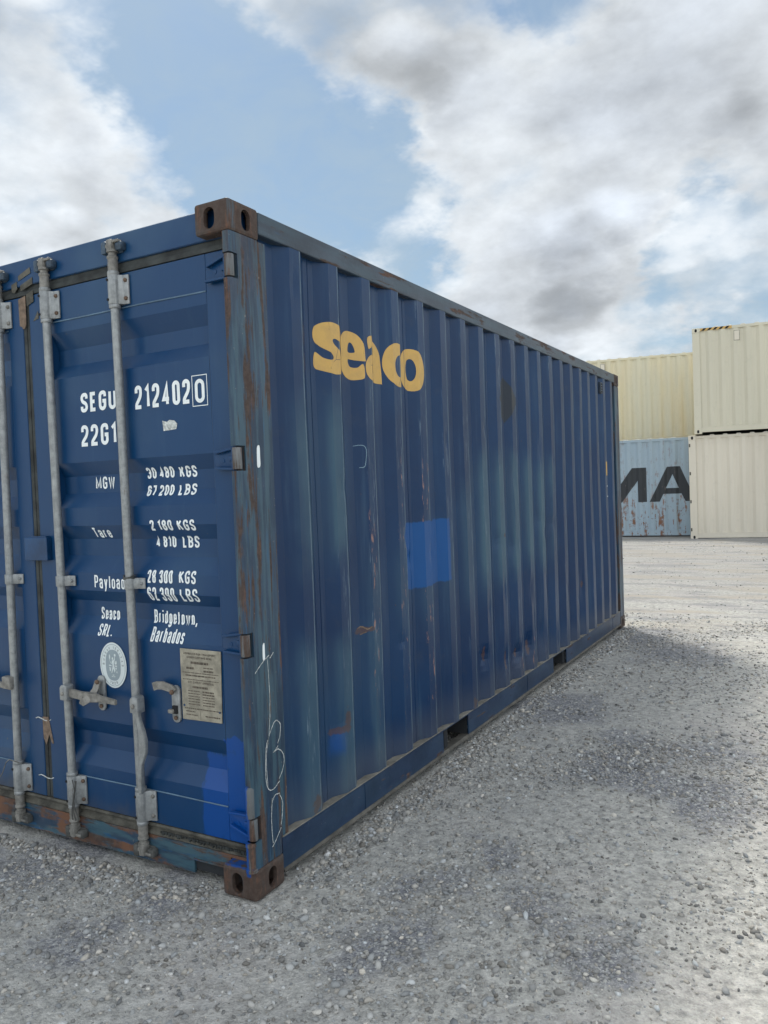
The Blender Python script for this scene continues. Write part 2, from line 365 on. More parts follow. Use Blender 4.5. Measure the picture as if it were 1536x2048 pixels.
def worn_material(name, rust=0.5, teal=0.4, seed=0.0, fresh=False, blue=BLUE_D, axis='z', zramp=None, casting=False):
    """steel member: blue over teal over rust, worn in strips along its length"""
    m, t, b = mat_new(name)
    co = t.new('ShaderNodeTexCoord').outputs['Object']
    co2 = t.vm('ADD', co, (seed, seed * 1.7, seed * 0.3))
    sv = {'z': (26, 26, 1.9), 'y': (20, 2.0, 20), 'x': (2.4, 20, 14)}[axis]
    s1 = t.noise(co2, 1.0, 6, 0.65, sv=sv); s2 = t.noise(t.vm('ADD', co2, (3.1, 5.2, 0.7)), 1.0, 6, 0.65, sv=sv)
    s3 = t.noise(t.vm('ADD', co2, (7.7, 1.9, 2.3)), 1.0, 5, 0.7, sv=tuple(q * 1.9 for q in sv))
    n = t.noise(co2, 3.0, 6, 0.65); g = t.noise(co2, 45, 5, 0.7)
    x, y, z = t.sep(co)
    c = t.mix(t.sm(n, 0.35, 0.65), blue, tuple(q * 1.5 + 0.012 for q in blue))
    c = t.mix(t.m('MULTIPLY', t.sm(s1, 0.42, 0.58), teal), c, t.mix(s3, (0.024, 0.088, 0.130), (0.080, 0.135, 0.155)))
    c = t.mix(t.m('MULTIPLY', t.sm(s3, 0.60, 0.66), teal * 0.8), c, (0.006, 0.085, 0.20))
    rmask = t.sm(t.m('ADD', s2, t.m('MULTIPLY', t.m('SUBTRACT', n, 0.5), 0.5)), 0.60 - rust * 0.22, 0.66 - rust * 0.18)
    if zramp:
        rmask = t.m('MAXIMUM', rmask, t.m('MULTIPLY', t.sm(t.m('ADD', z, t.m('MULTIPLY', t.m('SUBTRACT', n, 0.5), 0.6)), zramp[0], zramp[1]), t.sm(s3, 0.38, 0.52)))
    rc = t.mix(t.sm(g, 0.35, 0.7), RUST_D, (0.080, 0.055, 0.042))
    rc = t.mix(t.sm(t.m('ADD', s3, t.m('MULTIPLY', t.m('SUBTRACT', g, 0.5), 0.4)), 0.52, 0.66), rc, RUST_L)
    if axis == 'x': rc = t.mix(t.sm(n, 0.45, 0.6), rc, (0.17, 0.075, 0.035))
    c = t.mix(t.m('MULTIPLY', rmask, 0.92), c, rc)
    c = t.mix(t.m('MULTIPLY', t.sm(t.noise(co2, 60, 3, 0.7), 0.68, 0.74), 0.5), c, (0.32, 0.27, 0.23))
    if casting:
        c = t.mix(t.m('MULTIPLY', t.sm(n, 0.52, 0.62), 0.45), c, (0.06, 0.065, 0.065))
    if fresh:
        w2 = t.m('MULTIPLY', t.m('SUBTRACT', t.noise(co, 22, 3), 0.5), 0.04)
        fr = t.m('MULTIPLY', t.sm(t.m('ADD', z, w2), 0.425, 0.435, 1.0, 0.0), t.sm(t.m('ADD', x, t.m('MULTIPLY', w2, 0.5)), -0.024, -0.017, 1.0, 0.0))
        fr = t.m('MULTIPLY', fr, t.sm(t.m('ADD', y, w2), 0.035, 0.045, 1.0, 0.0))
        if casting: fr = t.m('MULTIPLY', t.m('MULTIPLY', fr, t.sm(t.m('ADD', z, w2), 0.092, 0.100)), t.sm(t.m('ADD', x, w2), -0.045, -0.035))
        top = t.m('MULTIPLY', t.box(t.m('ADD', x, w2), t.m('ADD', y, w2), -0.15, -0.01, -0.005, 0.06, 0.006), t.sm(z, 0.112, 0.117))
        top = t.m('MULTIPLY', top, t.sm(z, 0.125, 0.135, 1.0, 0.0))
        c = t.mix(t.mx(fr, t.m('MULTIPLY', top, t.sm(t.noise(co, 30, 3), 0.40, 0.55))), c, FRESH)
    t.put(b.inputs['Base Color'], c)
    t.put(b.inputs['Roughness'], t.m('ADD', 0.42, t.m('MULTIPLY', rmask, 0.38)))
    h = t.m('ADD', t.m('MULTIPLY', rmask, 0.25), t.m('ADD', t.m('MULTIPLY', g, 0.35), n))
    bump(t, b, h, 0.35, 0.006)
    return m

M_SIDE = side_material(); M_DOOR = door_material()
M_POST = worn_material('worn_post_paint', 0.46, 0.60, 0.0, True, blue=(0.006, 0.026, 0.056), zramp=(2.0, 3.0))
M_CAST = worn_material('rusty_casting', 1.3, 0.3, 2.0, True, blue=(0.03, 0.035, 0.04), casting=True)
M_TRAIL = worn_material('worn_top_rail_paint', 0.22, 0.25, 4.0, axis='y', blue=(0.024, 0.035, 0.050))
M_BRAIL = worn_material('worn_bottom_rail_paint', -0.05, 0.10, 5.0, axis='y', blue=(0.003, 0.019, 0.052))
M_SILL = worn_material('worn_sill_paint', 0.60, 0.85, 6.3, axis='x', blue=(0.012, 0.032, 0.060))
M_HEAD = door_material('header_paint', 0.5)
M_DUST = simple('dusty_flange', (0.095, 0.088, 0.075), 0.9, var=0.35, sc=14)
M_LIP = simple('dusty_rail_lip', (0.20, 0.185, 0.155), 0.9, var=0.35, sc=10)
M_GASK = simple('grimy_rubber', (0.030, 0.034, 0.033), 0.75, var=0.6, sc=12)
M_GASK2 = simple('grimy_gasket_lip', (0.075, 0.07, 0.056), 0.8, var=0.6, sc=14)
M_DARK = simple('dark_underframe', (0.02, 0.022, 0.025), 0.9)  # one near-black tone for underframe, pockets, recess backs and louvres
M_GALV = simple('galvanised_steel', (0.27, 0.28, 0.28), 0.45, 0.35, var=0.22, sc=40, rust=0.45)
M_GALV2 = simple('dull_cast_steel', (0.21, 0.20, 0.18), 0.6, 0.15, var=0.35, sc=30)
M_BOLT = simple('rusty_bolt', (0.12, 0.075, 0.05), 0.7, var=0.4, sc=40)
M_HOLE = simple('bolt_hole', (0.01, 0.01, 0.012), 0.9)
M_WHITE = simple('white_lettering', (0.80, 0.84, 0.84), 0.5, var=0.06, sc=20)
M_CHALK = simple('white_chalk', (0.52, 0.54, 0.52), 0.95, var=0.4, sc=90)
M_EMB_G = simple('emblem_grey', (0.26, 0.32, 0.35), 0.5, var=0.06)
M_EMB_W = simple('emblem_white', (0.62, 0.68, 0.68), 0.45, var=0.05)
M_PLATE = simple('approval_plate_metal', (0.30, 0.275, 0.215), 0.5, 0.1, var=0.3, sc=18)
M_PLATET = simple('plate_print', (0.10, 0.08, 0.06), 0.7, var=0.5, sc=60)
M_TAPE = simple('old_brown_tape', (0.17, 0.12, 0.085), 0.8, var=0.35, sc=40)
M_HINGE = worn_material('worn_hinge_pin', 0.7, 0.2, 8.0, True, blue=(0.10, 0.10, 0.10))
M_BLUEPL = simple('blue_plate', (0.003, 0.040, 0.115), 0.4, var=0.3)

def cream(name, a, b_, seed=0.0):
    m, t, b = mat_new(name)
    co = t.new('ShaderNodeTexCoord').outputs['Object']
    co = t.vm('ADD', co, (seed, seed, 0))
    n = t.noise(co, 0.5, 4, 0.5, sv=(1, 3, 0.5)); g = t.noise(co, 6, 5, 0.6)
    c = t.mix(t.sm(n, 0.35, 0.65), a, b_)
    c = t.mix(t.m('MULTIPLY', t.sm(g, 0.55, 0.8), 0.2), c, tuple(q * 0.6 for q in a))
    st = t.noise(co, 1.0, 4, 0.6, sv=(9, 9, 0.7))
    c = t.mix(t.m('MULTIPLY', t.sm(st, 0.6, 0.8), 0.16), c, (0.30, 0.24, 0.16))
    t.put(b.inputs['Base Color'], c); b.inputs['Roughness'].default_value = 0.5
    return m
M_CREAM = cream('cream_paint', (0.62, 0.56, 0.455), (0.66, 0.60, 0.49))
M_CREAM2 = cream('greyish_cream_paint', (0.57, 0.53, 0.41), (0.61, 0.565, 0.435), 3)
M_YEL = cream('yellowish_cream_paint', (0.62, 0.575, 0.425), (0.65, 0.56, 0.365), 6)
def rusty_lightblue():
    m, t, b = mat_new('rusty_light_blue_paint')
    co = t.new('ShaderNodeTexCoord').outputs['Object']
    x, y, z = t.sep(co)
    n = t.noise(co, 1.2, 5, 0.6)
    c = t.mix(n, (0.27, 0.36, 0.43), (0.34, 0.41, 0.45))
    s = t.noise(co, 1.0, 6, 0.7, sv=(8, 8, 0.7)); g = t.noise(co, 7, 5, 0.7); h = t.noise(co, 1.1, 3)
    r = t.sm(t.m('ADD', s, t.m('MULTIPLY', t.m('SUBTRACT', g, 0.5), 0.55)), 0.53, 0.61)
    lowz = t.sm(z, 0.2, 2.4, 1.0, 0.30)
    r = t.m('MULTIPLY', t.m('MULTIPLY', r, t.sm(h, 0.30, 0.50)), lowz)
    drip = t.m('MULTIPLY', t.sm(t.noise(co, 1.0, 4, 0.6, sv=(12, 12, 0.6)), 0.55, 0.66), t.sm(z, 0.2, 2.2, 0.7, 0.15))
    c = t.mix(t.m('MULTIPLY', drip, 0.8), c, (0.27, 0.24, 0.20))
    c = t.mix(r, c, t.mix(g, (0.10, 0.05, 0.03), (0.26, 0.11, 0.05)))
    bl = t.m('MULTIPLY', t.m('MULTIPLY', t.sm(t.noise(co, 1.0, 5, 0.6, sv=(14, 14, 9)), 0.60, 0.68), t.sm(t.noise(co, 1.6, 2), 0.42, 0.55)), t.sm(z, 0.3, 1.9, 1.0, 0.1))
    c = t.mix(bl, c, (0.17, 0.075, 0.035))
    t.put(b.inputs['Base Color'], c); b.inputs['Roughness'].default_value = 0.65
    return m
M_LBLUE = rusty_lightblue()
def worn_black():
    m, t, b = mat_new('worn_black_lettering')
    co = t.new('ShaderNodeTexCoord').outputs['Object']
    w_ = t.sm(t.noise(co, 1.0, 5, 0.7, sv=(10, 10, 2)), 0.60, 0.68)
    c = t.mix(t.m('MULTIPLY', w_, 0.8), (0.022, 0.026, 0.03), (0.20, 0.16, 0.13))
    t.put(b.inputs['Base Color'], c); b.inputs['Roughness'].default_value = 0.6
    return m
M_BLACK = worn_black()
def logo_mat():
    m, t, b = mat_new('orange_logo_vinyl')
    co = t.new('ShaderNodeTexCoord').outputs['Object']
    n = t.noise(co, 12, 5, 0.7)
    c = t.mix(t.sm(n, 0.4, 0.75), (0.56, 0.34, 0.085), (0.47, 0.29, 0.085))
    x, y, z = t.sep(co)
    crk = t.m('MULTIPLY', t.sm(t.noise(co, 1.0, 5, 0.8, sv=(40, 90, 14)), 0.63, 0.68), t.sm(x, -0.02, -0.010))
    v = t.sm(t.voro(co, 14, 'DISTANCE_TO_EDGE'), 0.012, 0.022, 1.0, 0.0)
    crk = t.m('MAXIMUM', crk, t.m('MULTIPLY', v, t.mx(t.box(y, z, 0.68, 0.74, 2.06, 2.17, 0.01), t.box(y, z, 1.0, 1.04, 2.05, 2.13, 0.01), t.box(y, z, 1.24, 1.30, 2.03, 2.12, 0.01))))
    c = t.mix(t.m('MULTIPLY', crk, 0.85), c, (0.06, 0.05, 0.04))
    t.put(b.inputs['Base Color'], c); b.inputs['Roughness'].default_value = 0.45
    return m
M_LOGO = logo_mat()

# ------------------------------------------------------------------ lettering: strokes and outlines laid on the real surface
def fillet(pts, r, closed):
    n = len(pts); out_ = []
    P_ = [Vector(p[:2]) for p in pts]; sharp = [len(p) > 2 for p in pts]
    for i in range(n):
        if (not closed and i in (0, n - 1)) or sharp[i]:
            out_.append(P_[i]); continue
        a, b_, c = P_[i - 1], P_[i], P_[(i + 1) % n]
        d1, d2 = (a - b_), (c - b_); rr = min(r, d1.length * 0.5, d2.length * 0.5)
        p, q = b_ + d1.normalized() * rr, b_ + d2.normalized() * rr
        for k in range(7):
            s = k / 6; out_.append((1 - s) ** 2 * p + 2 * s * (1 - s) * b_ * 1.0 + s ** 2 * q) if False else out_.append(arcpt(p, b_, q, s))
    return out_
def arcpt(p, c, q, s):
    w_ = 0.72
    den_ = (1 - s) ** 2 + 2 * s * (1 - s) * w_ + s * s
    return ((1 - s) ** 2 * p + 2 * s * (1 - s) * w_ * c + s * s * q) / den_
X_ = 1  # marks a sharp corner
GL = {  # glyph: (width, [(closed, points)...]) centrelines in a unit box, y up
 '0': (.34, [(1, [(0, 0), (1, 0), (1, 1), (0, 1)])]),
 'O': (.36, [(1, [(0, 0), (1, 0), (1, 1), (0, 1)])]),
 '1': (.20, [(0, [(0, .80, 1), (.9, 1, 1), (.9, 0)])]),
 '2': (.34, [(0, [(0, .72), (0, 1), (1, 1), (1, .56), (0, .14), (0, 0, 1), (1.05, 0)])]),
 '3': (.34, [(0, [(0, .76), (0, 1), (1, 1), (1, .53), (.3, .53)]), (0, [(.3, .53), (1, .53), (1, 0), (0, 0), (0, .24)])]),
 '4': (.36, [(0, [(.75, 0), (.75, 1, 1), (0, .25, 1), (1.1, .25)])]),
 '6': (.34, [(0, [(1, .76), (1, 1), (0, 1), (0, 0), (1, 0), (1, .57), (.05, .57)])]),
 '7': (.34, [(0, [(0, 1), (1, 1, 1), (.35, 0)])]),
 '8': (.34, [(1, [(0, .53), (1, .53), (1, 1), (0, 1)]), (1, [(0, 0), (1, 0), (1, .52), (0, .52)])]),
 '9': (.34, [(0, [(0, .24), (0, 0), (1, 0), (1, 1), (0, 1), (0, .43), (.95, .43)])]),
 'S': (.34, [(0, [(1, .74), (1, 1), (0, 1), (0, .56), (1, .44), (1, 0), (0, 0), (0, .26)])]),
 'E': (.28, [(0, [(1, 1), (0, 1, 1), (0, 0, 1), (1, 0)]), (0, [(0, .51), (.85, .51)])]),
 'F': (.28, [(0, [(1, 1), (0, 1, 1), (0, 0)]), (0, [(0, .51), (.85, .51)])]),
 'G': (.35, [(0, [(1, .74), (1, 1), (0, 1), (0, 0), (1, 0), (1, .47, 1), (.5, .47)])]),
 'U': (.35, [(0, [(0, 1), (0, 0), (1, 0), (1, 1)])]),
 'K': (.35, [(0, [(0, 1), (0, 0)]), (0, [(1, 1), (0, .42)]), (0, [(.35, .6), (1.05, 0)])]),
 'L': (.27, [(0, [(0, 1), (0, 0, 1), (1, 0)])]),
 'B': (.35, [(1, [(0, 0, 1), (1, 0), (1, .52), (0, .52, 1)]), (1, [(0, .53, 1), (.95, .53), (.95, 1), (0, 1, 1)])]),
 'M': (.50, [(0, [(0, 0), (0, 1, 1), (.5, .15, 1), (1, 1, 1), (1, 0)])]),
 'W': (.56, [(0, [(0, 1), (.24, 0, 1), (.5, .95, 1), (.76, 0, 1), (1, 1)])]),
 'T': (.34, [(0, [(0, 1), (1, 1)]), (0, [(.5, 1), (.5, 0)])]),
 'P': (.34, [(1, [(0, .45, 1), (1, .45), (1, 1), (0, 1, 1)]), (0, [(0, .45), (0, 0)])]),
 'R': (.34, [(1, [(0, .47, 1), (1, .47), (1, 1), (0, 1, 1)]), (0, [(0, .47), (0, 0)]), (0, [(.55, .47), (1.05, 0)])]),
 'A': (.38, [(0, [(0, 0), (.5, 1.02, 1), (1, 0)]), (0, [(.2, .3), (.8, .3)])]),
 'V': (.38, [(0, [(0, 1), (.5, 0, 1), (1, 1)])]),
 'I': (.06, [(0, [(0.5, 0), (.5, 1)])]),
 'N': (.36, [(0, [(0, 0), (0, 1, 1), (1, 0, 1), (1, 1)])]),
 'D': (.35, [(1, [(0, 0, 1), (1, 0), (1, 1), (0, 1, 1)])]),
 'C': (.34, [(0, [(1, .72), (1, 1), (0, 1), (0, 0), (1, 0), (1, .28)])]),
 'Y': (.36, [(0, [(0, 1), (.5, .45, 1), (1, 1)]), (0, [(.5, .45), (.5, 0)])]),
 'X': (.36, [(0, [(0, 1), (1, 0)]), (0, [(1, 1), (0, 0)])]),
 'a': (.29, [(0, [(0, .52), (0, .72), (1, .72), (1, 0)]), (1, [(0, 0), (1, 0, 1), (1, .40, 1), (0, .40)])]),
 'c': (.28, [(0, [(1, .48), (1, .72), (0, .72), (0, 0), (1, 0), (1, .24)])]),
 'd': (.29, [(1, [(0, 0), (1, 0), (1, .72), (0, .72)]), (0, [(1, 0), (1, 1)])]),
 'b': (.29, [(1, [(0, 0), (1, 0), (1, .72), (0, .72)]), (0, [(0, 0), (0, 1)])]),
 'e': (.29, [(0, [(0, .37), (1, .37, 1), (1, .72), (0, .72), (0, 0), (1, 0), (1, .22)])]),
 'g': (.29, [(1, [(0, 0), (1, 0), (1, .72), (0, .72)]), (0, [(1, .72), (1, -.25), (0, -.25), (0, -.12)])]),
 'i': (.05, [(0, [(.5, 0), (.5, .72)]), (0, [(.5, .90), (.5, 1.04)])]),
 'l': (.05, [(0, [(.5, 0), (.5, 1)])]),
 'n': (.28, [(0, [(0, 0), (0, .72)]), (0, [(0, .5), (0, .72), (1, .72), (1, 0)])]),
 'o': (.29, [(1, [(0, 0), (1, 0), (1, .72), (0, .72)])]),
 'r': (.18, [(0, [(0, 0), (0, .72)]), (0, [(0, .48), (.1, .72), (1, .70)])]),
 's': (.27, [(0, [(1, .54), (1, .72), (0, .72), (0, .38), (1, .34), (1, 0), (0, 0), (0, .18)])]),
 't': (.20, [(0, [(.35, .95), (.35, 0), (1, 0)]), (0, [(-.25, .70), (1.15, .70)])]),
 'w': (.46, [(0, [(0, .72), (.25, 0, 1), (.5, .70, 1), (.75, 0, 1), (1, .72)])]),
 'y': (.30, [(0, [(0, .72), (.5, 0)]), (0, [(1, .72), (.5, 0, 1), (.3, -.25), (0, -.25)])]),
 '.': (.05, [(0, [(.5, -.01), (.5, .12)])]),
 ',': (.05, [(0, [(.5, .12), (.5, 0, 1), (.1, -.16)])]),
}
def ribbon(bm, pts, th, closed, eps):
    n = len(pts)
    if n < 2: return
    L_, R_ = [], []
    for i in range(n):
        a = pts[i - 1] if (i or closed) else None; c = pts[(i + 1) % n] if (i < n - 1 or closed) else None
        b_ = pts[i]
        d1 = (b_ - a).normalized() if a is not None else None; d2 = (c - b_).normalized() if c is not None else None
        d = d1 if d2 is None else d2 if d1 is None else (d1 + d2)
        if d.length < 1e-6: d = d2
        d = d.normalized(); nn = Vector((-d.y, d.x))
        k = 1.0
        if d1 is not None and d2 is not None: k = min(1.8, 1 / max(0.3, math.sqrt((1 + d1.dot(d2)) / 2)))
        L_.append(bm.verts.new((b_.x + nn.x * th / 2 * k, b_.y + nn.y * th / 2 * k, eps)))
        R_.append(bm.verts.new((b_.x - nn.x * th / 2 * k, b_.y - nn.y * th / 2 * k, eps)))
    for i in range(n if closed else n - 1):
        j = (i + 1) % n
        try: bm.faces.new((L_[i], R_[i], R_[j], L_[j]))
        except ValueError: pass
def dedupe(pts):
    o = [pts[0]]
    for p in pts[1:]:
        if (p - o[-1]).length > 1e-5: o.append(p)
    return o
def text2d(bm, s, x0, x1, z0, z1, th, gap=0.17, slant=0.0, fn=None):
    """fills the box x0..x1, z0..z1 with the string, in strokes th wide"""
    H = z1 - z0; h = H - th
    wd_ = []
    for ch in s:
        wd_.append((GL[ch][0] * H if ch != ' ' else 0.12 * H) + (th if ch != ' ' else 0))
    tot = sum(wd_) + gap * H * (len(s) - 1)
    k = (x1 - x0) / tot
    x = x0; e = 0
    for ch, w_ in zip(s, wd_):
        if ch != ' ':
            gw = w_ * k - th
            for closed, pts in GL[ch][1]:
                q = []
                for p in pts:
                    px = x + th / 2 + p[0] * gw; pz = z0 + th / 2 + p[1] * h
                    px += slant * (pz - z0)
                    q.append((px, pz) + ((1,) if len(p) > 2 else ()))
                rr = max(gw, 0.3 * h) * 0.5
                q = dedupe(fillet(q, rr, closed))
                if fn: q = [Vector(fn(v)) for v in q]
                ribbon(bm, q, th, closed, e); e += 0.00006
        x += (w_ + gap * H) * k
def conform(bm, breaks, axis, depth):
    """bm lies in the local xy plane; cut it at the surface's fold lines and hand each vertex to depth()"""
    for br in breaks:
        co_ = (br, 0, 0) if axis == 0 else (0, br, 0); no = (1, 0, 0) if axis == 0 else (0, 1, 0)
        bmesh.ops.bisect_plane(bm, geom=bm.verts[:] + bm.edges[:] + bm.faces[:], plane_co=co_, plane_no=no)
    for v in bm.verts: v.co = depth(v.co)
def shape2d(bm, loops, eps=0.0):
    """filled outline with holes"""
    cu = bpy.data.curves.new('tmp', 'CURVE'); cu.dimensions = '2D'; cu.fill_mode = 'BOTH'
    for lp in loops:
        sp = cu.splines.new('POLY'); sp.points.add(len(lp) - 1); sp.use_cyclic_u = True
        for p, q in zip(sp.points, lp): p.co = (q[0], q[1], 0, 1)
    o = bpy.data.objects.new('tmp', cu); COL.objects.link(o)
    dg = bpy.context.evaluated_depsgraph_get()
    me = bpy.data.meshes.new_from_object(o.evaluated_get(dg))
    s = len(bm.verts); bm.from_mesh(me); bm.verts.ensure_lookup_table()
    for v in bm.verts[s:]: v.co.z = eps
    bpy.data.objects.remove(o, do_unlink=True); bpy.data.curves.remove(cu); bpy.data.meshes.remove(me)
def ell(cx, cy, rx, ry, n=36, a0=0, a1=360, p=2.0):
    out_ = []
    for i in range(n):
        a = R(a0 + (a1 - a0) * i / (n if abs(a1 - a0) == 360 else n - 1)); c, s = math.cos(a), math.sin(a)
        out_.append((cx + rx * math.copysign(abs(c) ** (2 / p), c), cy + ry * math.copysign(abs(s) ** (2 / p), s)))
    return out_
def spline(pts, n=8, closed=True):
    out_ = []; m = len(pts)
    for i in range(m if closed else m - 1):
        p = [Vector(pts[(i + k) % m] if closed else pts[min(max(i + k, 0), m - 1)]) for k in (-1, 0, 1, 2)]
        for k in range(n):
            s = k / n
            v = 0.5 * ((2 * p[1]) + (-p[0] + p[2]) * s + (2 * p[0] - 5 * p[1] + 4 * p[2] - p[3]) * s * s + (-p[0] + 3 * p[1] - 3 * p[2] + p[3]) * s ** 3)
            out_.append(tuple(v))
    return out_

# ------------------------------------------------------------------ corrugation profiles
XO, XI, PITCH, E0 = -0.007, -0.043, 0.281, 0.451
def side_breaks(y0, y1, e0=E0, pitch=PITCH):
    out_ = []; k = math.floor((y0 - e0) / pitch) - 1
    while True:
        e = e0 + k * pitch
        for dy, d in ((-0.074, XO), (0.0, XO), (0.066, XI), (0.137, XI)):
            if y0 < e + dy < y1: out_.append((e + dy, d))
        if e > y1 + pitch: break
        k += 1
    return sorted(out_)
SB = side_breaks(0.222, 5.89)
def prof_x(y, B=SB):
    if y <= B[0][0]: return B[0][1]
    for (a, da), (b_, db) in zip(B, B[1:]):
        if a <= y <= b_: return da + (db - da) * (y - a) / (b_ - a)
    return B[-1][1]
DO, DI = 0.060, 0.096
DB = [(0.366, DO), (0.439, DI), (0.501, DI), (0.569, DO), (0.935, DO), (1.012, DI), (1.079, DI), (1.127, DO), (1.204, DO), (1.274, DI), (1.346, DI), (1.405, DO),
      (1.482, DO), (1.543, DI), (1.618, DI), (1.676, DO), (2.042, DO), (2.099, DI), (2.168, DI), (2.240, DO)]
def prof_y(z):
    if z <= DB[0][0] or z >= DB[-1][0]: return DO
    for (a, da), (b_, db) in zip(DB, DB[1:]):
        if a <= z <= b_: return da + (db - da) * (z - a) / (b_ - a)
    return DO
DENTS = [(2.317, 0.44, 0.030, 0.05, 0.026), (2.655, 0.36, 0.030, 0.07, 0.020), (2.892, 0.345, 0.035, 0.05, 0.028), (3.152, 0.37, 0.035, 0.07, 0.030), (3.447, 0.38, 0.05, 0.12, 0.016),
         (4.563, 0.62, 0.03, 0.12, 0.014), (1.60, 1.16, 0.03, 0.05, 0.014), (1.38, 1.15, 0.03, 0.04, 0.010), (0.40, 2.36, 0.03, 0.06, 0.006), (0.66, 0.48, 0.04, 0.06, 0.010),
         (2.60, 1.15, 0.05, 0.05, 0.010), (2.88, 1.10, 0.05, 0.06, 0.010), (3.45, 1.25, 0.06, 0.05, 0.008), (3.75, 1.2, 0.06, 0.05, 0.008)]
from mathutils import noise as MN
_rd = random.Random(5)
for _k in range(26):
    _e = 0.451 + 0.281 * _rd.randrange(1, 19)
    DENTS.append((_e - _rd.choice((0.0, 0.0, 0.07, 0.035)), _rd.uniform(0.25, 1.9), _rd.uniform(0.014, 0.03), _rd.uniform(0.03, 0.12), _rd.uniform(0.004, 0.011)))
def dent(y, z):
    d = 0.0
    for (cy, cz, sy, sz, a) in DENTS:
        q = ((y - cy) / sy) ** 2 + ((z - cz) / sz) ** 2
        if q < 9: d -= a * math.exp(-q)
    d += 0.007 * MN.noise(Vector((y * 1.1, z * 1.0, 0.3)))
    return d
def surf_x(y, z): return prof_x(y) + dent(y, z)

# ================================================================== blue shipping container near the camera
LEN, WID, HGT = 6.058, 2.438, 2.591
con = empty('shipping_container')
tag(con, 'weathered dark blue shipping container with orange lettering, nearest on the gravel', 'container')

def _casting_mesh():
    bm = bmesh.new(); box(bm, 0, 0.162, 0, 0.178, 0, 0.118, 0.012); o = obj('corner_casting', bm, None)
    cs = []
    b = bmesh.new(); box(b, 0.018, 0.14, 0.018, 0.155, 0.012, 0.106); cs.append(obj('cut', b, None))
    b = bmesh.new(); prism(b, [(q[0] + 0.089, q[1] + 0.057) for q in stadium(0.051, 0.079)], 'y', -0.01, 0.05); cs.append(obj('cut', b, None))
    b = bmesh.new(); prism(b, [(q[0] + 0.101, q[1] + 0.057) for q in stadium(0.051, 0.079)], 'x', -0.01, 0.05); cs.append(obj('cut', b, None))
    boolean(o, cs); me = o.data; bpy.data.objects.remove(o, do_unlink=True); return me
CASTM = _casting_mesh()
def corner_casting(px, py, pz, sx, sy, top, mat, parent, cut=True):
    """sx, sy: direction from the outer corner inwards"""
    me = CASTM.copy(); me.transform(Matrix(((sx, 0, 0, px), (0, sy, 0, py), (0, 0, 1, pz), (0, 0, 0, 1))))
    if sx * sy < 0: me.flip_normals()
    me.materials.clear()
    return link('corner_casting', me, mat, parent)
for top in (0, 1):
    pz = HGT - 0.118 if top else 0.0
    corner_casting(0, 0, pz, -1, 1, top, M_CAST, con)
    corner_casting(-WID, 0, pz, 1, 1, top, M_CAST, con)
    corner_casting(0, LEN, pz, -1, -1, top, M_CAST, con)
    corner_casting(-WID, LEN, pz, 1, -1, top, M_CAST, con, cut=False)

# posts
HZ = [(2.350, 0.0), (1.647, 0.0), (0.955, 0.0), (0.268, 0.0)]
def door_post(mir):
    poly = [(-0.042, 0.075), (-0.042, 0.013), (-0.034, 0.004), (-0.010, 0.003), (-0.003, 0.011), (-0.003, 0.166), (-0.010, 0.174), (-0.010, 0.222), (-0.055, 0.222), (-0.055, 0.075)]
    bm = bmesh.new()
    f = (lambda p: p) if not mir else (lambda p: (-WID - p[0], p[1]))
    prism(bm, [f(p) for p in poly], 'z', 0.118, HGT - 0.118)
    o = obj('corner_post', bm, M_POST, con)
    cs = []
    for z, _ in HZ:
        b = bmesh.new(); xa, xb = (-0.060, 0.01) if not mir else (-WID - 0.01, -WID + 0.060)
        box(b, xa, xb, -0.02, 0.048, z - 0.046, z + 0.046); cs.append(obj('cut', b, None))
    boolean(o, cs)
    bm = bmesh.new()
    xa, xb = (-0.050, -0.012) if not mir else (-WID + 0.012, -WID + 0.050)
    box(bm, xa, xb, 0.050, 0.075, 0.13, HGT - 0.13); obj('hinge_recess_back', bm, M_DARK, con)
    return o
door_post(False); door_post(True)
for x0, x1 in ((-0.12, -0.004), (-WID + 0.004, -WID + 0.12)):
    bm = bmesh.new(); box(bm, x0, x1, 5.89, LEN - 0.004, 0.118, HGT - 0.118, 0.006); obj('corner_post', bm, M_POST, con)

# side wall
def corrugated(y0, y1, z0, z1, dz, breaks, fx, mat, parent, name, flip=1, sub=2):
    ys = [y0]
    for (a, da), (b_, db) in zip(breaks, breaks[1:]):
        for k in range(sub): ys.append(a + (b_ - a) * k / sub)
    ys += [breaks[-1][0], y1]
    # small radius at each fold
    ex = []
    for (a, _) in breaks: ex += [a - 0.005, a + 0.005]
    ys = sorted(set(round(v, 5) for v in ys + ex if y0 <= v <= y1)); ys = [v for i, v in enumerate(ys) if i == 0 or v - ys[i - 1] > 0.002]
    nz = max(2, int((z1 - z0) / dz)); zs = [z0 + (z1 - z0) * i / nz for i in range(nz + 1)]
    verts = [(fx(y, z), y, z) for y in ys for z in zs]; n = len(zs)
    fs = [(i * n + j, (i + 1) * n + j, (i + 1) * n + j + 1, i * n + j + 1) if flip > 0 else (i * n + j, i * n + j + 1, (i + 1) * n + j + 1, (i + 1) * n + j) for i in range(len(ys) - 1) for j in range(n - 1)]
    me = bpy.data.meshes.new(name); me.from_pydata(verts, [], fs); me.update()
    return link(name, me, mat, parent)
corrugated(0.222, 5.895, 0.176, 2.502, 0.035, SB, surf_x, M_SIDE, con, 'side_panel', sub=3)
corrugated(0.222, 5.895, 0.176, 2.502, 3, SB, lambda y, z: -WID - prof_x(y), M_SIDE, con, 'side_panel', -1, sub=1)
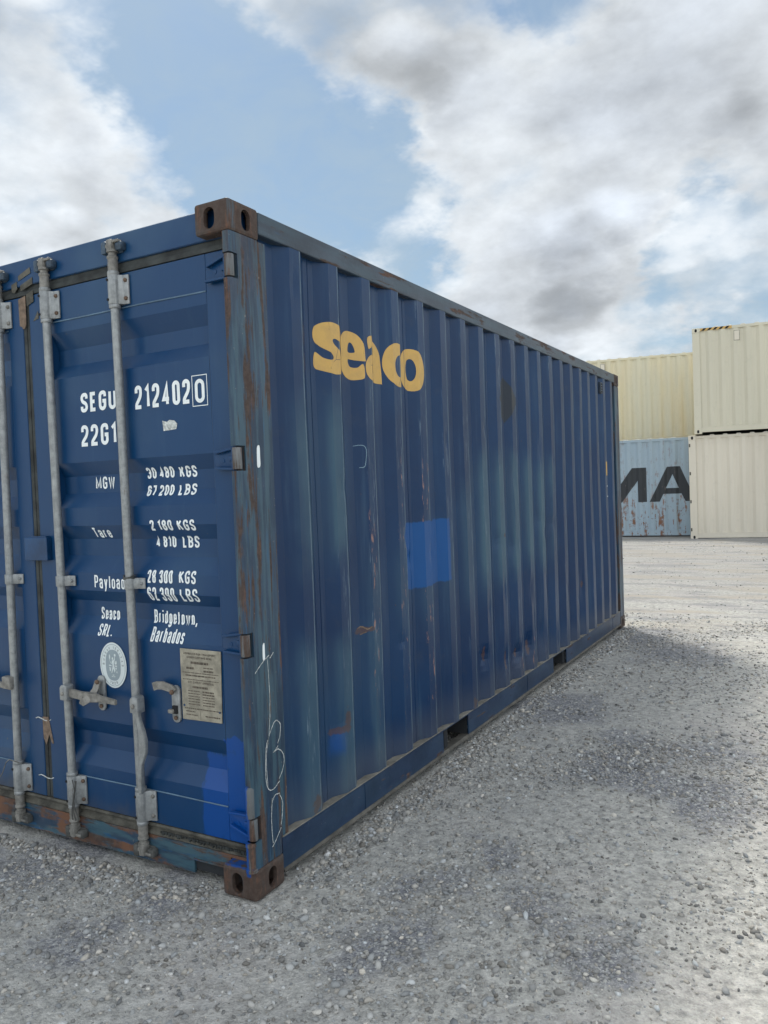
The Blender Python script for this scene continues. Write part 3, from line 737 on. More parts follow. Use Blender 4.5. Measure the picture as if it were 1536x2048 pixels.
# weld seams between wall sheets
for ys_ in (0.55, 1.40, 2.53, 3.66, 4.78):
    bm = bmesh.new(); x_ = prof_x(ys_)
    y_ = ys_
    tube(bm, [(surf_x(y_, z_) + 0.0006, y_, z_) for z_ in np.linspace(0.18, 2.5, 40)], 0.0016, 5); obj('weld_seam', bm, M_SIDE, con)

# rails
bm = bmesh.new(); box(bm, -0.064, -0.003, 0.178, LEN - 0.178, 2.500, 2.585, 0.005); obj('top_rail', bm, M_TRAIL, con)
bm = bmesh.new(); box(bm, -WID + 0.003, -WID + 0.064, 0.178, LEN - 0.178, 2.500, 2.585, 0.005); obj('top_rail', bm, M_TRAIL, con)
POCK = [(1.645, 1.99), (3.635, 3.985)]
for s in (0, 1):
    M2 = (lambda c: c) if s == 0 else (lambda c: Vector((-WID - c.x, c.y, c.z)))
    segs = [(0.178, 1.645), (1.99, 3.635), (3.985, LEN - 0.178)]
    bm = bmesh.new()
    for a, b_ in segs: box(bm, -0.014, -0.007, a, b_, 0.052, 0.166)
    box(bm, -0.014, -0.0075, 0.178, LEN - 0.178, 0.1665, 0.174)
    xf(bm, M2); objs('bottom_rail', bm, M_BRAIL, con)
    bm = bmesh.new(); box(bm, -0.062, -0.005, 0.18, LEN - 0.178, 0.1745, 0.1785); xf(bm, M2); obj('rail_lip', bm, M_LIP, con)
    # bent lower flange, buckled a little
    bm = bmesh.new(); n = 60
    prev = None
    for i in range(n + 1):
        y_ = 0.18 + (LEN - 0.358) * i / n; dz = 0.005 * MN.noise(Vector((y_ * 2.3, 0, 0))) + 0.004 * MN.noise(Vector((y_ * 9, 3, 0)))
        x_ = -0.001 + 0.004 * MN.noise(Vector((y_ * 3, 8, 0)))
        ring = [bm.verts.new(p) for p in ((-0.062, y_, 0.048), (-0.010, y_, 0.052), (x_, y_, 0.040 + dz), (x_ - 0.001, y_, 0.034 + dz), (-0.062, y_, 0.040))]
        if prev:
            for k in range(5): bm.faces.new((prev[k], prev[(k + 1) % 5], ring[(k + 1) % 5], ring[k]))
        prev = ring
    xf(bm, M2); obj('rail_flange', bm, M_DUST, con)
    for ys_ in (0.80, 3.03, 5.55):
        bm = bmesh.new(); box(bm, -0.009, -0.0045, ys_, ys_ + 0.006, 0.054, 0.165); xf(bm, M2); obj('rail_weld', bm, M_BRAIL, con)
for a, b_ in POCK:
    bm = bmesh.new()
    box(bm, -WID + 0.02, -0.02, a - 0.006, a - 0.001, 0.05, 0.164); box(bm, -WID + 0.02, -0.02, b_ + 0.001, b_ + 0.006, 0.05, 0.164)
    box(bm, -WID + 0.02, -0.016, a - 0.006, b_ + 0.006, 0.1645, 0.168)
    objs('fork_pocket', bm, M_DARK, con)
bm = bmesh.new()
for i in range(13): box(bm, -WID + 0.03, -0.03, 0.35 + i * 0.45, 0.395 + i * 0.45, 0.05, 0.165)
obj('cross_member', bm, M_DARK, con)['kind'] = 'stuff'
bm = bmesh.new(); box(bm, -WID + 0.05, -0.05, 0.10, LEN - 0.05, 0.180, 0.205); obj('floor_deck', bm, M_DARK, con)
# roof and front end
bm = bmesh.new(); box(bm, -WID + 0.03, -0.03, 0.14, LEN - 0.06, 2.560, 2.577); obj('roof_panel', bm, M_SIDE, con)
for i in range(26):
    bm = bmesh.new(); y_ = 0.40 + i * 0.209
    prism(bm, [(y_, 2.5775), (y_ + 0.02, 2.586), (y_ + 0.08, 2.586), (y_ + 0.10, 2.5775)], 'x', -WID + 0.10, -0.10)
    obj('roof_rib', bm, M_SIDE, con)
bm = bmesh.new(); box(bm, -WID + 0.12, -0.12, LEN - 0.07, LEN - 0.03, 0.118, 2.57); obj('front_wall', bm, M_SIDE, con)
for z0, z1 in ((2.49, 2.585), (0.02, 0.13)):
    bm = bmesh.new(); box(bm, -WID + 0.162, -0.162, LEN - 0.075, LEN - 0.01, z0, z1); obj('front_rail', bm, M_TRAIL, con)

# door end frame
bm = bmesh.new()
prism(bm, [(0.056, 2.4715), (0.052, 2.475), (0.053, 2.583), (0.057, 2.587), (0.15, 2.587), (0.15, 2.4715)], 'x', -WID + 0.04, -0.0425); obj('door_header', bm, M_HEAD, con)
bm = bmesh.new(); box(bm, -WID + 0.043, -0.043, 0.063, 0.078, 2.4505, 2.471); box(bm, -WID + 0.043, -0.043, 0.0565, 0.075, 2.430, 2.4500, 0.002); objs('header_gasket', bm, M_GASK, con)
bm = bmesh.new()
pl = [(-WID + 0.162, 0.020), (-WID + 0.162, 0.080), (-WID + 0.352, 0.080), (-WID + 0.352, 0.020), (-0.352, 0.020), (-0.352, 0.080), (-0.162, 0.080), (-0.162, 0.1185), (-0.0425, 0.1185), (-0.0425, 0.1305), (-WID + 0.0425, 0.1305), (-WID + 0.0425, 0.1185), (-WID + 0.162, 0.1185)]
pl = pl[1:4] + pl[4:]
prism(bm, pl, 'y', 0.052, 0.062); obj('door_sill', bm, M_SILL, con)
bm = bmesh.new()
box(bm, -0.352, -0.160, 0.046, 0.060, 0.074, 0.081); box(bm, -WID + 0.160, -WID + 0.352, 0.046, 0.060, 0.074, 0.081); objs('sill_pocket_edge', bm, M_SILL, con)
bm = bmesh.new(); box(bm, -WID + 0.17, -0.17, 0.0625, 0.14, 0.03, 0.129); obj('sill_beam', bm, M_DARK, con)
bm = bmesh.new()
prism(bm, [(0.053, 0.1315), (0.049, 0.135), (0.049, 0.142), (0.060, 0.150), (0.064, 0.158), (0.053, 0.166), (0.051, 0.172), (0.056, 0.1785), (0.09, 0.1785), (0.09, 0.1315)], 'x', -WID + 0.043, -0.043); obj('sill_gasket', bm, M_GASK2, con)
bm = bmesh.new()   # torn black rubber left along the sill gasket
for i in range(60):
    x_ = -0.05 - i * 0.008 - random.random() * 0.003; h_ = random.uniform(0.004, 0.016)
    box(bm, x_ - random.uniform(.003, .009), x_, 0.047, 0.052, 0.156 - h_, 0.157)
obj('torn_gasket', bm, M_GASK, con)['kind'] = 'stuff'

def lean(p, xb, xt): return
def build_door(xa, xb, pa, pb, right):
    """xa..xb whole leaf, pa..pb recessed panel"""
    d = empty('door'); d.parent = con
    bm = bmesh.new()
    box(bm, xa, pa, 0.0575, 0.10, 0.181, 2.427, 0.004); box(bm, pb, xb, 0.0575, 0.10, 0.181, 2.427, 0.004)
    box(bm, pa + 0.0005, pb - 0.0005, 0.0585, 0.10, 2.288, 2.426); box(bm, pa + 0.0005, pb - 0.0005, 0.0585, 0.10, 0.182, 0.314)
    objs('door_frame_member', bm, M_DOOR, d)
    zs = [0.3145] + [z for z, _ in DB] + [2.2875]
    ext = []
    for z, _ in DB: ext += [z - 0.006, z + 0.006]
    zs = sorted(set(zs + ext + [0.33 + 0.03 * k for k in range(65)])); zs = [z for i, z in enumerate(zs) if i == 0 or z - zs[i - 1] > 0.0015 or z in [q for q, _ in DB]]; n = 40
    xs = [pa + (pb - pa) * i / n for i in range(n + 1)]
    def dy(x, z):
        return prof_y(z) + 0.0035 * MN.noise(Vector((x * 2.5, z * 2.2, 4.0)))
    verts = [(x, dy(x, z), z) for x in xs for z in zs]; m_ = len(zs)
    fs = [(i * m_ + j, (i + 1) * m_ + j, (i + 1) * m_ + j + 1, i * m_ + j + 1) for i in range(n) for j in range(m_ - 1)]
    me = bpy.data.meshes.new('door_panel'); me.from_pydata(verts, [], fs); me.update()
    link('door_panel', me, M_DOOR, d)
    for z in (0.314, 2.288):
        bm = bmesh.new(); tube(bm, [(x, 0.0575, z + 0.001 * math.sin(x * 9)) for x in xs], 0.0028, 6); obj('weld_seam', bm, M_WELD, d, smooth=True)
    return d
M_WELD = simple('weld_paint', (0.11, 0.18, 0.25), 0.4, var=0.3)  # weld paint lightened to put the bright gloss line into its colour
DR = build_door(-1.198, -0.044, -1.061, -0.168, True)
DL = build_door(-WID + 0.044, -1.243, -WID + 0.168, -1.342, False)
DR['label'] = 'right door leaf with white lettering and fresh blue touch-up paint'
DL['label'] = 'left door leaf, partly outside the picture'
# gasket between the leaves
bm = bmesh.new()
box(bm, -1.2425, -1.2215, 0.060, 0.085, 0.181, 2.427, 0.003); box(bm, -1.2205, -1.1985, 0.0625, 0.085, 0.181, 2.427, 0.003); objs('door_gasket', bm, M_GASK, con)
bm = bmesh.new(); box(bm, -1.272, -1.121, 0.030, 0.0560, 1.255, 1.357, 0.003); box(bm, -1.235, -1.13, 0.034, 0.052, 1.3575, 1.362); objs('door_overlap_plate', bm, M_BLUEPL, DL)
# tape remnants
def flat(name, poly, y, mat, parent, th=0.0015):
    bm = bmesh.new(); prism(bm, poly, 'y', y - th, y); return obj(name, bm, mat, parent)
flat('tape_strip', [(-1.262, 2.418), (-1.213, 2.428), (-1.215, 2.30), (-1.224, 2.286), (-1.236, 2.283), (-1.245, 2.295), (-1.259, 2.300)], 0.0550, M_TAPE, con)
flat('tape_strip', [(-1.205, 2.432), (-1.16, 2.445), (-1.158, 2.395), (-1.205, 2.380)], 0.0545, M_GASK2, con)
flat('tape_strip', [(-1.250, 2.520), (-1.170, 2.545), (-1.165, 2.520), (-1.25, 2.497)], 0.0515, M_GASK2, con)
flat('tape_strip', [(-1.240, 2.475), (-1.155, 2.500), (-1.155, 2.470), (-1.235, 2.450)], 0.0510, M_GASK2, con)
flat('tape_strip', [(-1.300, 2.487), (-1.262, 2.497), (-1.260, 2.465), (-1.28, 2.448), (-1.298, 2.455)], 0.0515, M_GASK2, con)
flat('tape_strip', [(-1.168, 2.31), (-1.135, 2.352), (-1.132, 2.318)], 0.0570, M_GASK2, DR)
flat('tape_strip', [(-1.241, 0.545), (-1.200, 0.548), (-1.172, 0.43), (-1.185, 0.43), (-1.200, 0.47), (-1.222, 0.42), (-1.24, 0.45)], 0.0565, M_TAPE, DR)
for z_ in (0.535, 0.272):
    bm = bmesh.new(); tube(bm, [(-1.285 + 0.02 * i, 0.055 - 0.004 * math.sin(i), z_ + 0.007 * math.sin(i * 1.3)) for i in range(6)], 0.0024, 5); obj('wire_tie', bm, M_CHALK, DL)

# locking bars
def bolt(bm, x, y, z, r=0.0083):
    lathe(bm, (x, y, z), (x, y - 0.010, z), [(0, r), (0.5, r), (1, r * 0.55)], 10)
def locking_bar(xt, xb, door, wire=False):
    def X(z): return xb + (xt - xb) * (z - 0.1) / 2.4
    yc = 0.030
    bm = bmesh.new()
    lathe(bm, (X(0.06), yc, 0.06), (X(2.54), yc, 2.54), [(0.04, 0.0175), (0.96, 0.0175)], 20)
    for z in (2.423, 2.290, 0.325, 0.185):
        lathe(bm, (X(z), yc, z - 0.008), (X(z), yc, z + 0.008), [(0, 0.022), (0.15, 0.0235), (0.85, 0.0235), (1, 0.022)], 20)
    o = obj('locking_bar', bm, M_GALV, door, smooth=True)
    # cam ends
    for top in (1, -1):
        bm = bmesh.new()
        z0 = 2.432 if top > 0 else 0.176
        lathe(bm, (X(z0), yc, z0), (X(z0), yc, z0 + top * 0.085), [(0, 0.0205), (0.55, 0.0195), (0.6, 0.0225), (0.68, 0.0225), (0.74, 0.0165), (0.86, 0.0165), (0.88, 0.0225), (1, 0.0225)], 18)
        zc = z0 + top * 0.103
        box(bm, X(zc) - 0.014, X(zc) + 0.016, yc - 0.020, yc + 0.018, zc - 0.022, zc + 0.022, 0.006)
        box(bm, X(zc) - 0.030, X(zc) - 0.012, yc - 0.012, yc + 0.012, zc - 0.010, zc + 0.008, 0.005)
        box(bm, X(zc) - 0.012, X(zc) + 0.048, yc - 0.014, yc + 0.010, zc + top * 0.012 - 0.006, zc + top * 0.012 + 0.006, 0.004)
        obj('bar_cam', bm, M_GALV2, door, smooth=True)
        bm = bmesh.new()
        s = len(bm.verts)
        box(bm, X(zc) - 0.052, X(zc) - 0.022, 0.016, 0.054, zc - 0.032, zc + 0.020, 0.008)
        box(bm, X(zc) + 0.022, X(zc) + 0.060, 0.020, 0.054, zc - 0.026, zc + 0.010, 0.009)
        box(bm, X(zc) - 0.040, X(zc) + 0.045, 0.044, 0.0535, zc - 0.030, zc + 0.012, 0.003)
        objs('cam_keeper', bm, M_KEEP if top > 0 else M_KEEPR, con, smooth=True)
    # end brackets
    for (za, zb) in ((2.298, 2.415), (0.193, 0.317)):
        bm = bmesh.new(); zc = (za + zb) / 2; x_ = X(zc)
        pts = []
        for i in range(9):
            a = R(200 - i * 25); pts.append((x_ + 0.0245 * math.cos(a), yc - 0.0245 * math.sin(a)))
        outer = pts + [(x_ + 0.036, 0.043), (x_ + 0.062, 0.0485)]
        inner = [(x_ + 0.062, 0.0560), (x_ + 0.030, 0.0560), (x_ - 0.024, 0.0560)]
        prism(bm, outer + inner, 'z', za, zb, 0.002)
        obj('bar_bracket', bm, M_GALV, door, smooth=True)
        bm = bmesh.new()
        for z in (za + 0.022, zb - 0.022): bolt(bm, x_ + 0.049, 0.047, z, 0.0085)
        objs('bracket_bolt', bm, M_BOLT if random.random() < 0.5 else M_GALV2, door, smooth=True)
        bm = bmesh.new()
        for z in (za + 0.018, zb - 0.020):
            lathe(bm, (x_ - 0.011, yc - 0.0235, z), (x_ - 0.0113, yc - 0.0262, z), [(0, 0.0058), (1, 0.0058)], 10)
        objs('bracket_hole', bm, M_HOLE, door)
    # middle clip
    bm = bmesh.new(); x_ = X(1.167); pts = []
    for i in range(9):
        a = R(200 - i * 25); pts.append((x_ + 0.0225 * math.cos(a), yc - 0.0225 * math.sin(a)))
    prism(bm, pts + [(x_ + 0.034, 0.046), (x_ + 0.063, 0.050), (x_ + 0.063, 0.0565), (x_ - 0.022, 0.0565)], 'z', 1.146, 1.190, 0.0015)
    bolt(bm, x_ + 0.047, 0.049, 1.168, 0.007)
    obj('bar_clip', bm, M_GALV, door, smooth=True)
    return X
M_KEEP = simple('keeper_blue_steel', (0.035, 0.06, 0.09), 0.5, var=0.5, sc=30)
M_KEEPR = simple('keeper_worn_steel', (0.07, 0.07, 0.065), 0.6, var=0.5, sc=30)
X1 = locking_bar(-1.050, -1.024, DR); X2 = locking_bar(-0.630, -0.606, DR)
X3 = locking_bar(-1.372, -1.395, DL); X4 = locking_bar(-1.80, -1.83, DL)

def handle(xh, door, hang):
    bm = bmesh.new()
    z = 0.690 if not hang else 0.680
    prism(bm, [(xh - 0.020, z - 0.034), (xh - 0.020, z + 0.020), (xh - 0.010, z + 0.032), (xh + 0.012, z + 0.036), (xh + 0.024, z + 0.030), (xh + 0.026, z - 0.034)], 'y', -0.008, 0.034, 0.005)
    o = obj('handle_hub', bm, M_GALV, door, smooth=True)
    bm = bmesh.new(); lathe(bm, (xh, -0.007, z - 0.004), (xh, -0.016, z - 0.004), [(0, 0.009), (0.6, 0.009), (1, 0.004)], 12); obj('hub_rivet', bm, M_GALV2, door, smooth=True)
    bm = bmesh.new()
    if not hang:
        st = [(0.026, 0, 0.018), (0.10, -0.004, 0.018), (0.16, -0.006, 0.021), (0.21, -0.005, 0.017), (0.215, -0.005, 0.013), (0.30, -0.012, 0.011), (0.316, -0.013, 0.010)]
        prev = None
        for (dx, dz, h) in st:
            yy = 0.004 + (0.006 if dx < 0.1 else 0.0)
            ring = [bm.verts.new((xh + dx, yy + a, z + dz + b_)) for a, b_ in ((-0.007, -h), (0.007, -h), (0.007, h), (-0.007, h))]
            if prev:
                for k in range(4): bm.faces.new((prev[k], prev[(k + 1) % 4], ring[(k + 1) % 4], ring[k]))
            else: bm.faces.new(ring[::-1])
            prev = ring
        bm.faces.new(prev)
    else:
        st = [(0.014, -0.030, 0.012), (0.020, -0.06, 0.011), (0.034, -0.10, 0.015), (0.040, -0.14, 0.020), (0.038, -0.19, 0.020), (0.026, -0.225, 0.014), (0.020, -0.25, 0.011), (0.014, -0.36, 0.010)]
        prev = None
        for (dx, dz, h) in st:
            ring = [bm.verts.new((xh + dx + b_, 0.002 + a, z + dz)) for a, b_ in ((-0.008, -h), (0.008, -h), (0.008, h), (-0.008, h))]
            if prev:
                for k in range(4): bm.faces.new((prev[k], prev[(k + 1) % 4], ring[(k + 1) % 4], ring[k]))
            else: bm.faces.new(ring)
            prev = ring
        bm.faces.new(prev[::-1])
    bmesh.ops.bevel(bm, geom=[e for e in bm.edges], offset=0.0025, segments=2, affect='EDGES')
    obj('door_handle', bm, M_GALV2 if not hang else M_GALV, door, smooth=True)
def retainer(xc, zc, door, arm):
    bm = bmesh.new(); prism(bm, [(xc + p[0], zc + p[1]) for p in stadium(0.044, 0.15)], 'y', 0.048, 0.0575, 0.0015)
    obj('handle_retainer', bm, M_GALV, door, smooth=True)
    bm = bmesh.new(); bolt(bm, xc, 0.047, zc - 0.055, 0.0083); bolt(bm, xc, 0.030, zc + 0.052, 0.010); objs('retainer_bolt', bm, M_BOLT, door, smooth=True)
    bm = bmesh.new()
    if arm == 'hook':
        P_ = [(xc - 0.004, zc + 0.055, 0.034), (xc - 0.008, zc + 0.02, 0.022), (xc - 0.020, zc - 0.015, -0.006), (xc - 0.048, zc - 0.030, -0.012), (xc - 0.065, zc - 0.022, -0.010)]
    else:
        P_ = [(xc, zc + 0.052, 0.036), (xc - 0.012, zc + 0.066, 0.030), (xc - 0.045, zc + 0.076, 0.022), (xc - 0.075, zc + 0.074, 0.020), (xc - 0.098, zc + 0.066, 0.024)]
    prev = None
    for i, (x, z, y) in enumerate(P_):
        q0 = P_[max(0, i - 1)]; q1 = P_[min(len(P_) - 1, i + 1)]; d = Vector((q1[0] - q0[0], q1[1] - q0[1])).normalized(); n_ = Vector((-d.y, d.x)) * 0.016
        ring = [bm.verts.new(p) for p in ((x + n_.x, y, z + n_.y), (x - n_.x, y, z - n_.y), (x - n_.x, y + 0.007, z - n_.y), (x + n_.x, y + 0.007, z + n_.y))]
        if prev:
            for k in range(4): bm.faces.new((prev[k], prev[(k + 1) % 4], ring[(k + 1) % 4], ring[k]))
        else: bm.faces.new(ring)
        prev = ring
    bm.faces.new(prev[::-1]); obj('retainer_arm', bm, M_GALV2, door, smooth=True)
    bm = bmesh.new(); box(bm, xc - 0.014, xc + 0.010, 0.040, 0.050, zc - 0.038, zc - 0.006, 0.001); obj('retainer_slot', bm, M_HOLE, door)
    bm = bmesh.new(); box(bm, xc - 0.030, xc - 0.004, 0.030, 0.048, zc - 0.036, zc - 0.020, 0.004); obj('retainer_tab', bm, M_GALV2, door, smooth=True)
handle(X1(0.69) + 0.014, DR, False); handle(X2(0.69) + 0.020, DR, True)
retainer(-0.838, 0.693, DR, 'hook'); retainer(-0.410, 0.690, DR, 'arm')
# left leaf handle, only its hub side shows
handle(X3(0.69) - 0.30, DL, False)
bm = bmesh.new(); box(bm, X3(0.7) - 0.045, X3(0.7) + 0.012, -0.006, 0.03, 0.668, 0.725, 0.006); obj('handle_hub', bm, M_GALV2, DL, smooth=True)
# thin wires: a seal wire on the left bar and a coil on the middle one
bm = bmesh.new(); tube(bm, [(-1.60, 0.03, 0.17), (-1.50, 0.02, 0.26), (-1.44, 0.0, 0.325), (-1.41, -0.004, 0.345), (-1.375, 0.0, 0.34), (-1.37, 0.03, 0.32)], 0.0022, 6); obj('seal_wire', bm, M_GALV2, DL)
bm = bmesh.new(); xb_ = X1(0.2)
for k in range(3): tube(bm, [(xb_ + 0.028 + 0.010 * k + 0.012 * math.sin(i * 0.7 + k), 0.005 - 0.002 * k, 0.31 - i * 0.022) for i in range(9)], 0.0024, 6)
objs('seal_wire', bm, M_KEEPR, DR)
bm = bmesh.new(); xb_ = X2(1.19)
for k in range(3): tube(bm, [(xb_ + 0.024 * math.cos(a_), 0.030 - 0.024 * math.sin(a_), 1.190 + 0.004 * k + 0.004 * math.sin(a_ * 2 + k)) for a_ in np.linspace(-0.5, 3.6, 12)], 0.0022, 6)
objs('seal_wire', bm, M_KEEPR, DR)

# hinges
def hinge(z, mir):
    S_ = (lambda c: c) if not mir else (lambda c: Vector((-WID - c.x, c.y, c.z)))
    d = DL if mir else DR
    bm = bmesh.new(); lathe(bm, (-0.018, 0.018, z - 0.040), (-0.018, 0.018, z + 0.040), [(0, 0.0165), (0.03, 0.018), (0.97, 0.018), (1, 0.0165)], 20)
    xf(bm, S_); obj('hinge_barrel', bm, M_HINGE, d, smooth=True)
    bm = bmesh.new()
    up = z > 2; lo = z < 0.5
    if up: poly = [(-0.150, z - 0.036), (-0.156, z - 0.02), (-0.156, z + 0.006), (-0.140, z + 0.018), (-0.075, z + 0.044), (-0.044, z + 0.046), (-0.044, z - 0.036)]
    elif lo: poly = [(-0.140, z - 0.010), (-0.150, z + 0.028), (-0.142, z + 0.036), (-0.044, z + 0.040), (-0.044, z - 0.042)]
    else: poly = [(-0.138, z - 0.032), (-0.148, z - 0.02), (-0.148, z + 0.012), (-0.138, z + 0.026), (-0.088, z + 0.038), (-0.044, z + 0.040), (-0.044, z - 0.038)]
    prism(bm, poly, 'y', 0.044, 0.0575, 0.003)
    # raised ribs top and bottom
    for (q0, q1) in ((poly[0], poly[-1]), (poly[3] if not lo else poly[2], poly[-2])):
        a, b_ = Vector((q0[0], q0[1])), Vector((q1[0], q1[1])); dd = (b_ - a).normalized(); n_ = Vector((-dd.y, dd.x)) * 0.005
        prism(bm, [tuple(a + n_), tuple(a - n_), tuple(b_ - n_), tuple(b_ + n_)], 'y', 0.028, 0.046, 0.002)
    box(bm, -0.075, -0.044, 0.034, 0.046, z - 0.008, z + 0.014, 0.004)
    lathe(bm, (-0.108, 0.0445, z - 0.004), (-0.108, 0.0425, z - 0.004), [(0, 0.009), (1, 0.008)], 12)
    box(bm, -0.050, -0.022, 0.020, 0.050, z - 0.036, z + 0.036, 0.003)
    xf(bm, S_); obj('hinge_plate', bm, M_DOOR, d, smooth=True)
for z, _ in HZ: hinge(z, False); hinge(z, True)
bm = bmesh.new()
lathe(bm, (-0.022, 0.0075, 0.112), (-0.022, 0.0075, 0.222), [(0, 0.0225), (0.10, 0.0225), (0.12, 0.0185), (0.86, 0.0185), (0.88, 0.021), (1, 0.019)], 18)
obj('post_foot_pipe', bm, M_HINGE, con, smooth=True)
bm = bmesh.new(); lathe(bm, (-0.020, 0.010, 0.315), (-0.020, 0.010, 0.43), [(0, 0.0175), (0.94, 0.0175), (1, 0.013)], 18); obj('post_foot_pipe', bm, M_HINGE, con, smooth=True)

# approval plate
bm = bmesh.new(); prism(bm, [(-0.381, 0.915), (-0.380, 0.633), (-0.178, 0.636), (-0.170, 0.915)], 'y', 0.0525, 0.0575, 0.0015); pl_ = obj('approval_plate', bm, M_PLATE, DR)
def decal_door(name, fill, mat, parent, y=None, lift=0.0017, breaks=True):
    bm = bmesh.new(); fill(bm)
    if breaks: conform(bm, [z for z, _ in DB], 1, lambda c: Vector((c.x, (prof_y(c.y) + 0.0035 * MN.noise(Vector((c.x * 2.5, c.y * 2.2, 4.0))) if y is None else y) - lift - c.z, c.y)))
    else: xf(bm, lambda c: Vector((c.x, y - c.z, c.y)))
    return obj(name, bm, mat, parent, recalc=False)
def pf(bm):
    T = lambda s, x0, x1, z, h=0.008, th=0.0016: text2d(bm, s, x0, x1, z, z + h, th)
    T('APPROVED FOR TRANSPORT', -0.362, -0.195, 0.893); T('UNDER CUSTOMS SEAL', -0.345, -0.215, 0.879)
    T('CSC SAFETY APPROVAL', -0.342, -0.208, 0.780, 0.009)
    e = 0.0
    rng = random.Random(4)
    def dash(x0, x1, z, th):
        x = x0
        while x < x1:
            q = min(x1, x + rng.uniform(0.004, 0.016)); ribbon(bm, [Vector((x, z)), Vector((q, z))], th, False, rng.uniform(0, 0.0004)); x = q + rng.uniform(0.001, 0.003)
    dash(-0.325, -0.235, 0.862, 0.009); dash(-0.35, -0.31, 0.84, 0.008); dash(-0.26, -0.21, 0.845, 0.004); dash(-0.26, -0.21, 0.832, 0.007)
    dash(-0.37, -0.185, 0.822, 0.003); dash(-0.37, -0.185, 0.795, 0.003); dash(-0.355, -0.20, 0.811, 0.005); dash(-0.32, -0.24, 0.766, 0.008)
    for i in range(6): dash(-0.345, -0.285, 0.750 - i * 0.0105, 0.0035); dash(-0.27, -0.21, 0.750 - i * 0.0105, 0.006 if i < 2 else 0.004)
    dash(-0.365, -0.18, 0.680, 0.004); dash(-0.36, -0.31, 0.668, 0.004); dash(-0.36, -0.30, 0.655, 0.004); dash(-0.26, -0.185, 0.655, 0.005)
    ribbon(bm, [Vector((-0.285, 0.677)), Vector((-0.285, 0.64))], 0.0012, False, 0.0003)
decal_door('plate_print', pf, M_PLATET, DR, y=0.0519, breaks=False)['kind'] = 'stuff'
bm = bmesh.new()
for x, z in ((-0.368, 0.690), (-0.186, 0.678)): lathe(bm, (x, 0.0525, z), (x, 0.049, z), [(0, 0.0045), (1, 0.003)], 8)
objs('plate_rivet', bm, M_BLUEPL, DR)

# door lettering
TX = [('SEGU', -0.894, -0.678, 1.886, 1.968, .0155), ('212402', -0.569, -0.270, 1.873, 1.968, .0155), ('0', -0.246, -0.197, 1.871, 1.962, .0145), ('22G1', -0.898, -0.684, 1.742, 1.832, .0155),
      ('MGW', -0.862, -0.746, 1.559, 1.611, 0.0083), ('30 480', -0.556, -0.408, 1.592, 1.637, 0.0083), ('KGS', -0.379, -0.287, 1.590, 1.635, 0.0083), ('67 200', -0.557, -0.411, 1.521, 1.564, 0.0083), ('LBS', -0.383, -0.290, 1.520, 1.564, 0.0083), ('Tare', -0.872, -0.768, 1.352, 1.396, 0.0072), ('2 180', -0.521, -0.401, 1.381, 1.424, 0.0083), ('KGS', -0.373, -0.281, 1.380, 1.424, 0.0083), ('4 810', -0.523, -0.413, 1.312, 1.357, 0.0083), ('LBS', -0.378, -0.290, 1.311, 1.358, 0.0083), ('Payload', -0.860, -0.678, 1.139, 1.195, 0.0072), ('28 300', -0.546, -0.408, 1.170, 1.222, 0.0083), ('KGS', -0.373, -0.285, 1.171, 1.222, 0.0083), ('62 390', -0.551, -0.402, 1.095, 1.153, 0.0083), ('LBS', -0.372, -0.280, 1.098, 1.152, 0.0083), ('Seaco', -0.866, -0.754, 1.002, 1.054, 0.0072), ('SRL.', -0.859, -0.772, 0.935, 0.984, 0.0072), ('Bridgetown,', -0.554, -0.318, 1.001, 1.056, 0.0072), ('Barbados', -0.548, -0.367, 0.930, 0.987, 0.0072),]
for s, x0, x1, z0, z1, th in TX:
    decal_door('lettering', lambda bm: text2d(bm, s, x0, x1, z0, z1, th), M_WHITE, DR)
decal_door('lettering_frame', lambda bm: ribbon(bm, [Vector(p) for p in ((-0.259, 1.860), (-0.184, 1.860), (-0.184, 1.976), (-0.259, 1.976))], 0.003, True, 0), M_WHITE, DR)
decal_door('sticker_remnant', lambda bm: shape2d(bm, [[(-0.424, 1.817), (-0.40, 1.811), (-0.385, 1.818), (-0.36, 1.813), (-0.345, 1.800), (-0.352, 1.780), (-0.375, 1.778), (-0.42, 1.776)]]), M_CHALK, DR)

# oval class emblem
EC = (-0.7685, 0.8155)
def eshape(*loops): return lambda bm: shape2d(bm, list(loops))
EY = 0.0575
decal_door('emblem_disc', eshape(ell(EC[0], EC[1], 0.079, 0.0965, 64)), M_EMB_W, DR, y=EY, breaks=False)
decal_door('emblem_ring', eshape(ell(EC[0], EC[1], 0.0715, 0.0890, 64), ell(EC[0], EC[1], 0.0695, 0.0870, 64)), M_EMB_G, DR, y=EY - 0.0006, breaks=False)
decal_door('emblem_field', eshape(ell(EC[0], EC[1], 0.0445, 0.0655, 48, p=2.5)), M_EMB_G, DR, y=EY - 0.0006, breaks=False)
def ring_text(bm):
    def place(s, a0, a1, flip):
        n = len(s)
        for i, ch in enumerate(s):
            if ch == ' ': continue
            a = R(a0 + (a1 - a0) * i / (n - 1)); cx, cz = EC[0] + 0.0570 * math.cos(a), EC[1] + 0.0760 * math.sin(a)
            up = Vector((math.cos(a) / 0.057, math.sin(a) / 0.076)).normalized() * (-1 if flip else 1); rt = Vector((up.y, -up.x))
            def fn(v): 
                q = Vector((cx, cz)) + rt * (v.x) + up * (v.y); return (q.x, q.y)
            text2d(bm, ch, -0.0034 if ch != 'I' else -0.0008, 0.0034 if ch != 'I' else 0.0008, -0.0055, 0.0055, 0.0016, fn=fn)
    place('BUREAU VERITAS', 178, 2, False); place('1828', 250, 290, True)
decal_door('emblem_lettering', ring_text, simple('emblem_print', (0.11, 0.14, 0.16), 0.6), DR, y=EY - 0.0006, breaks=False)
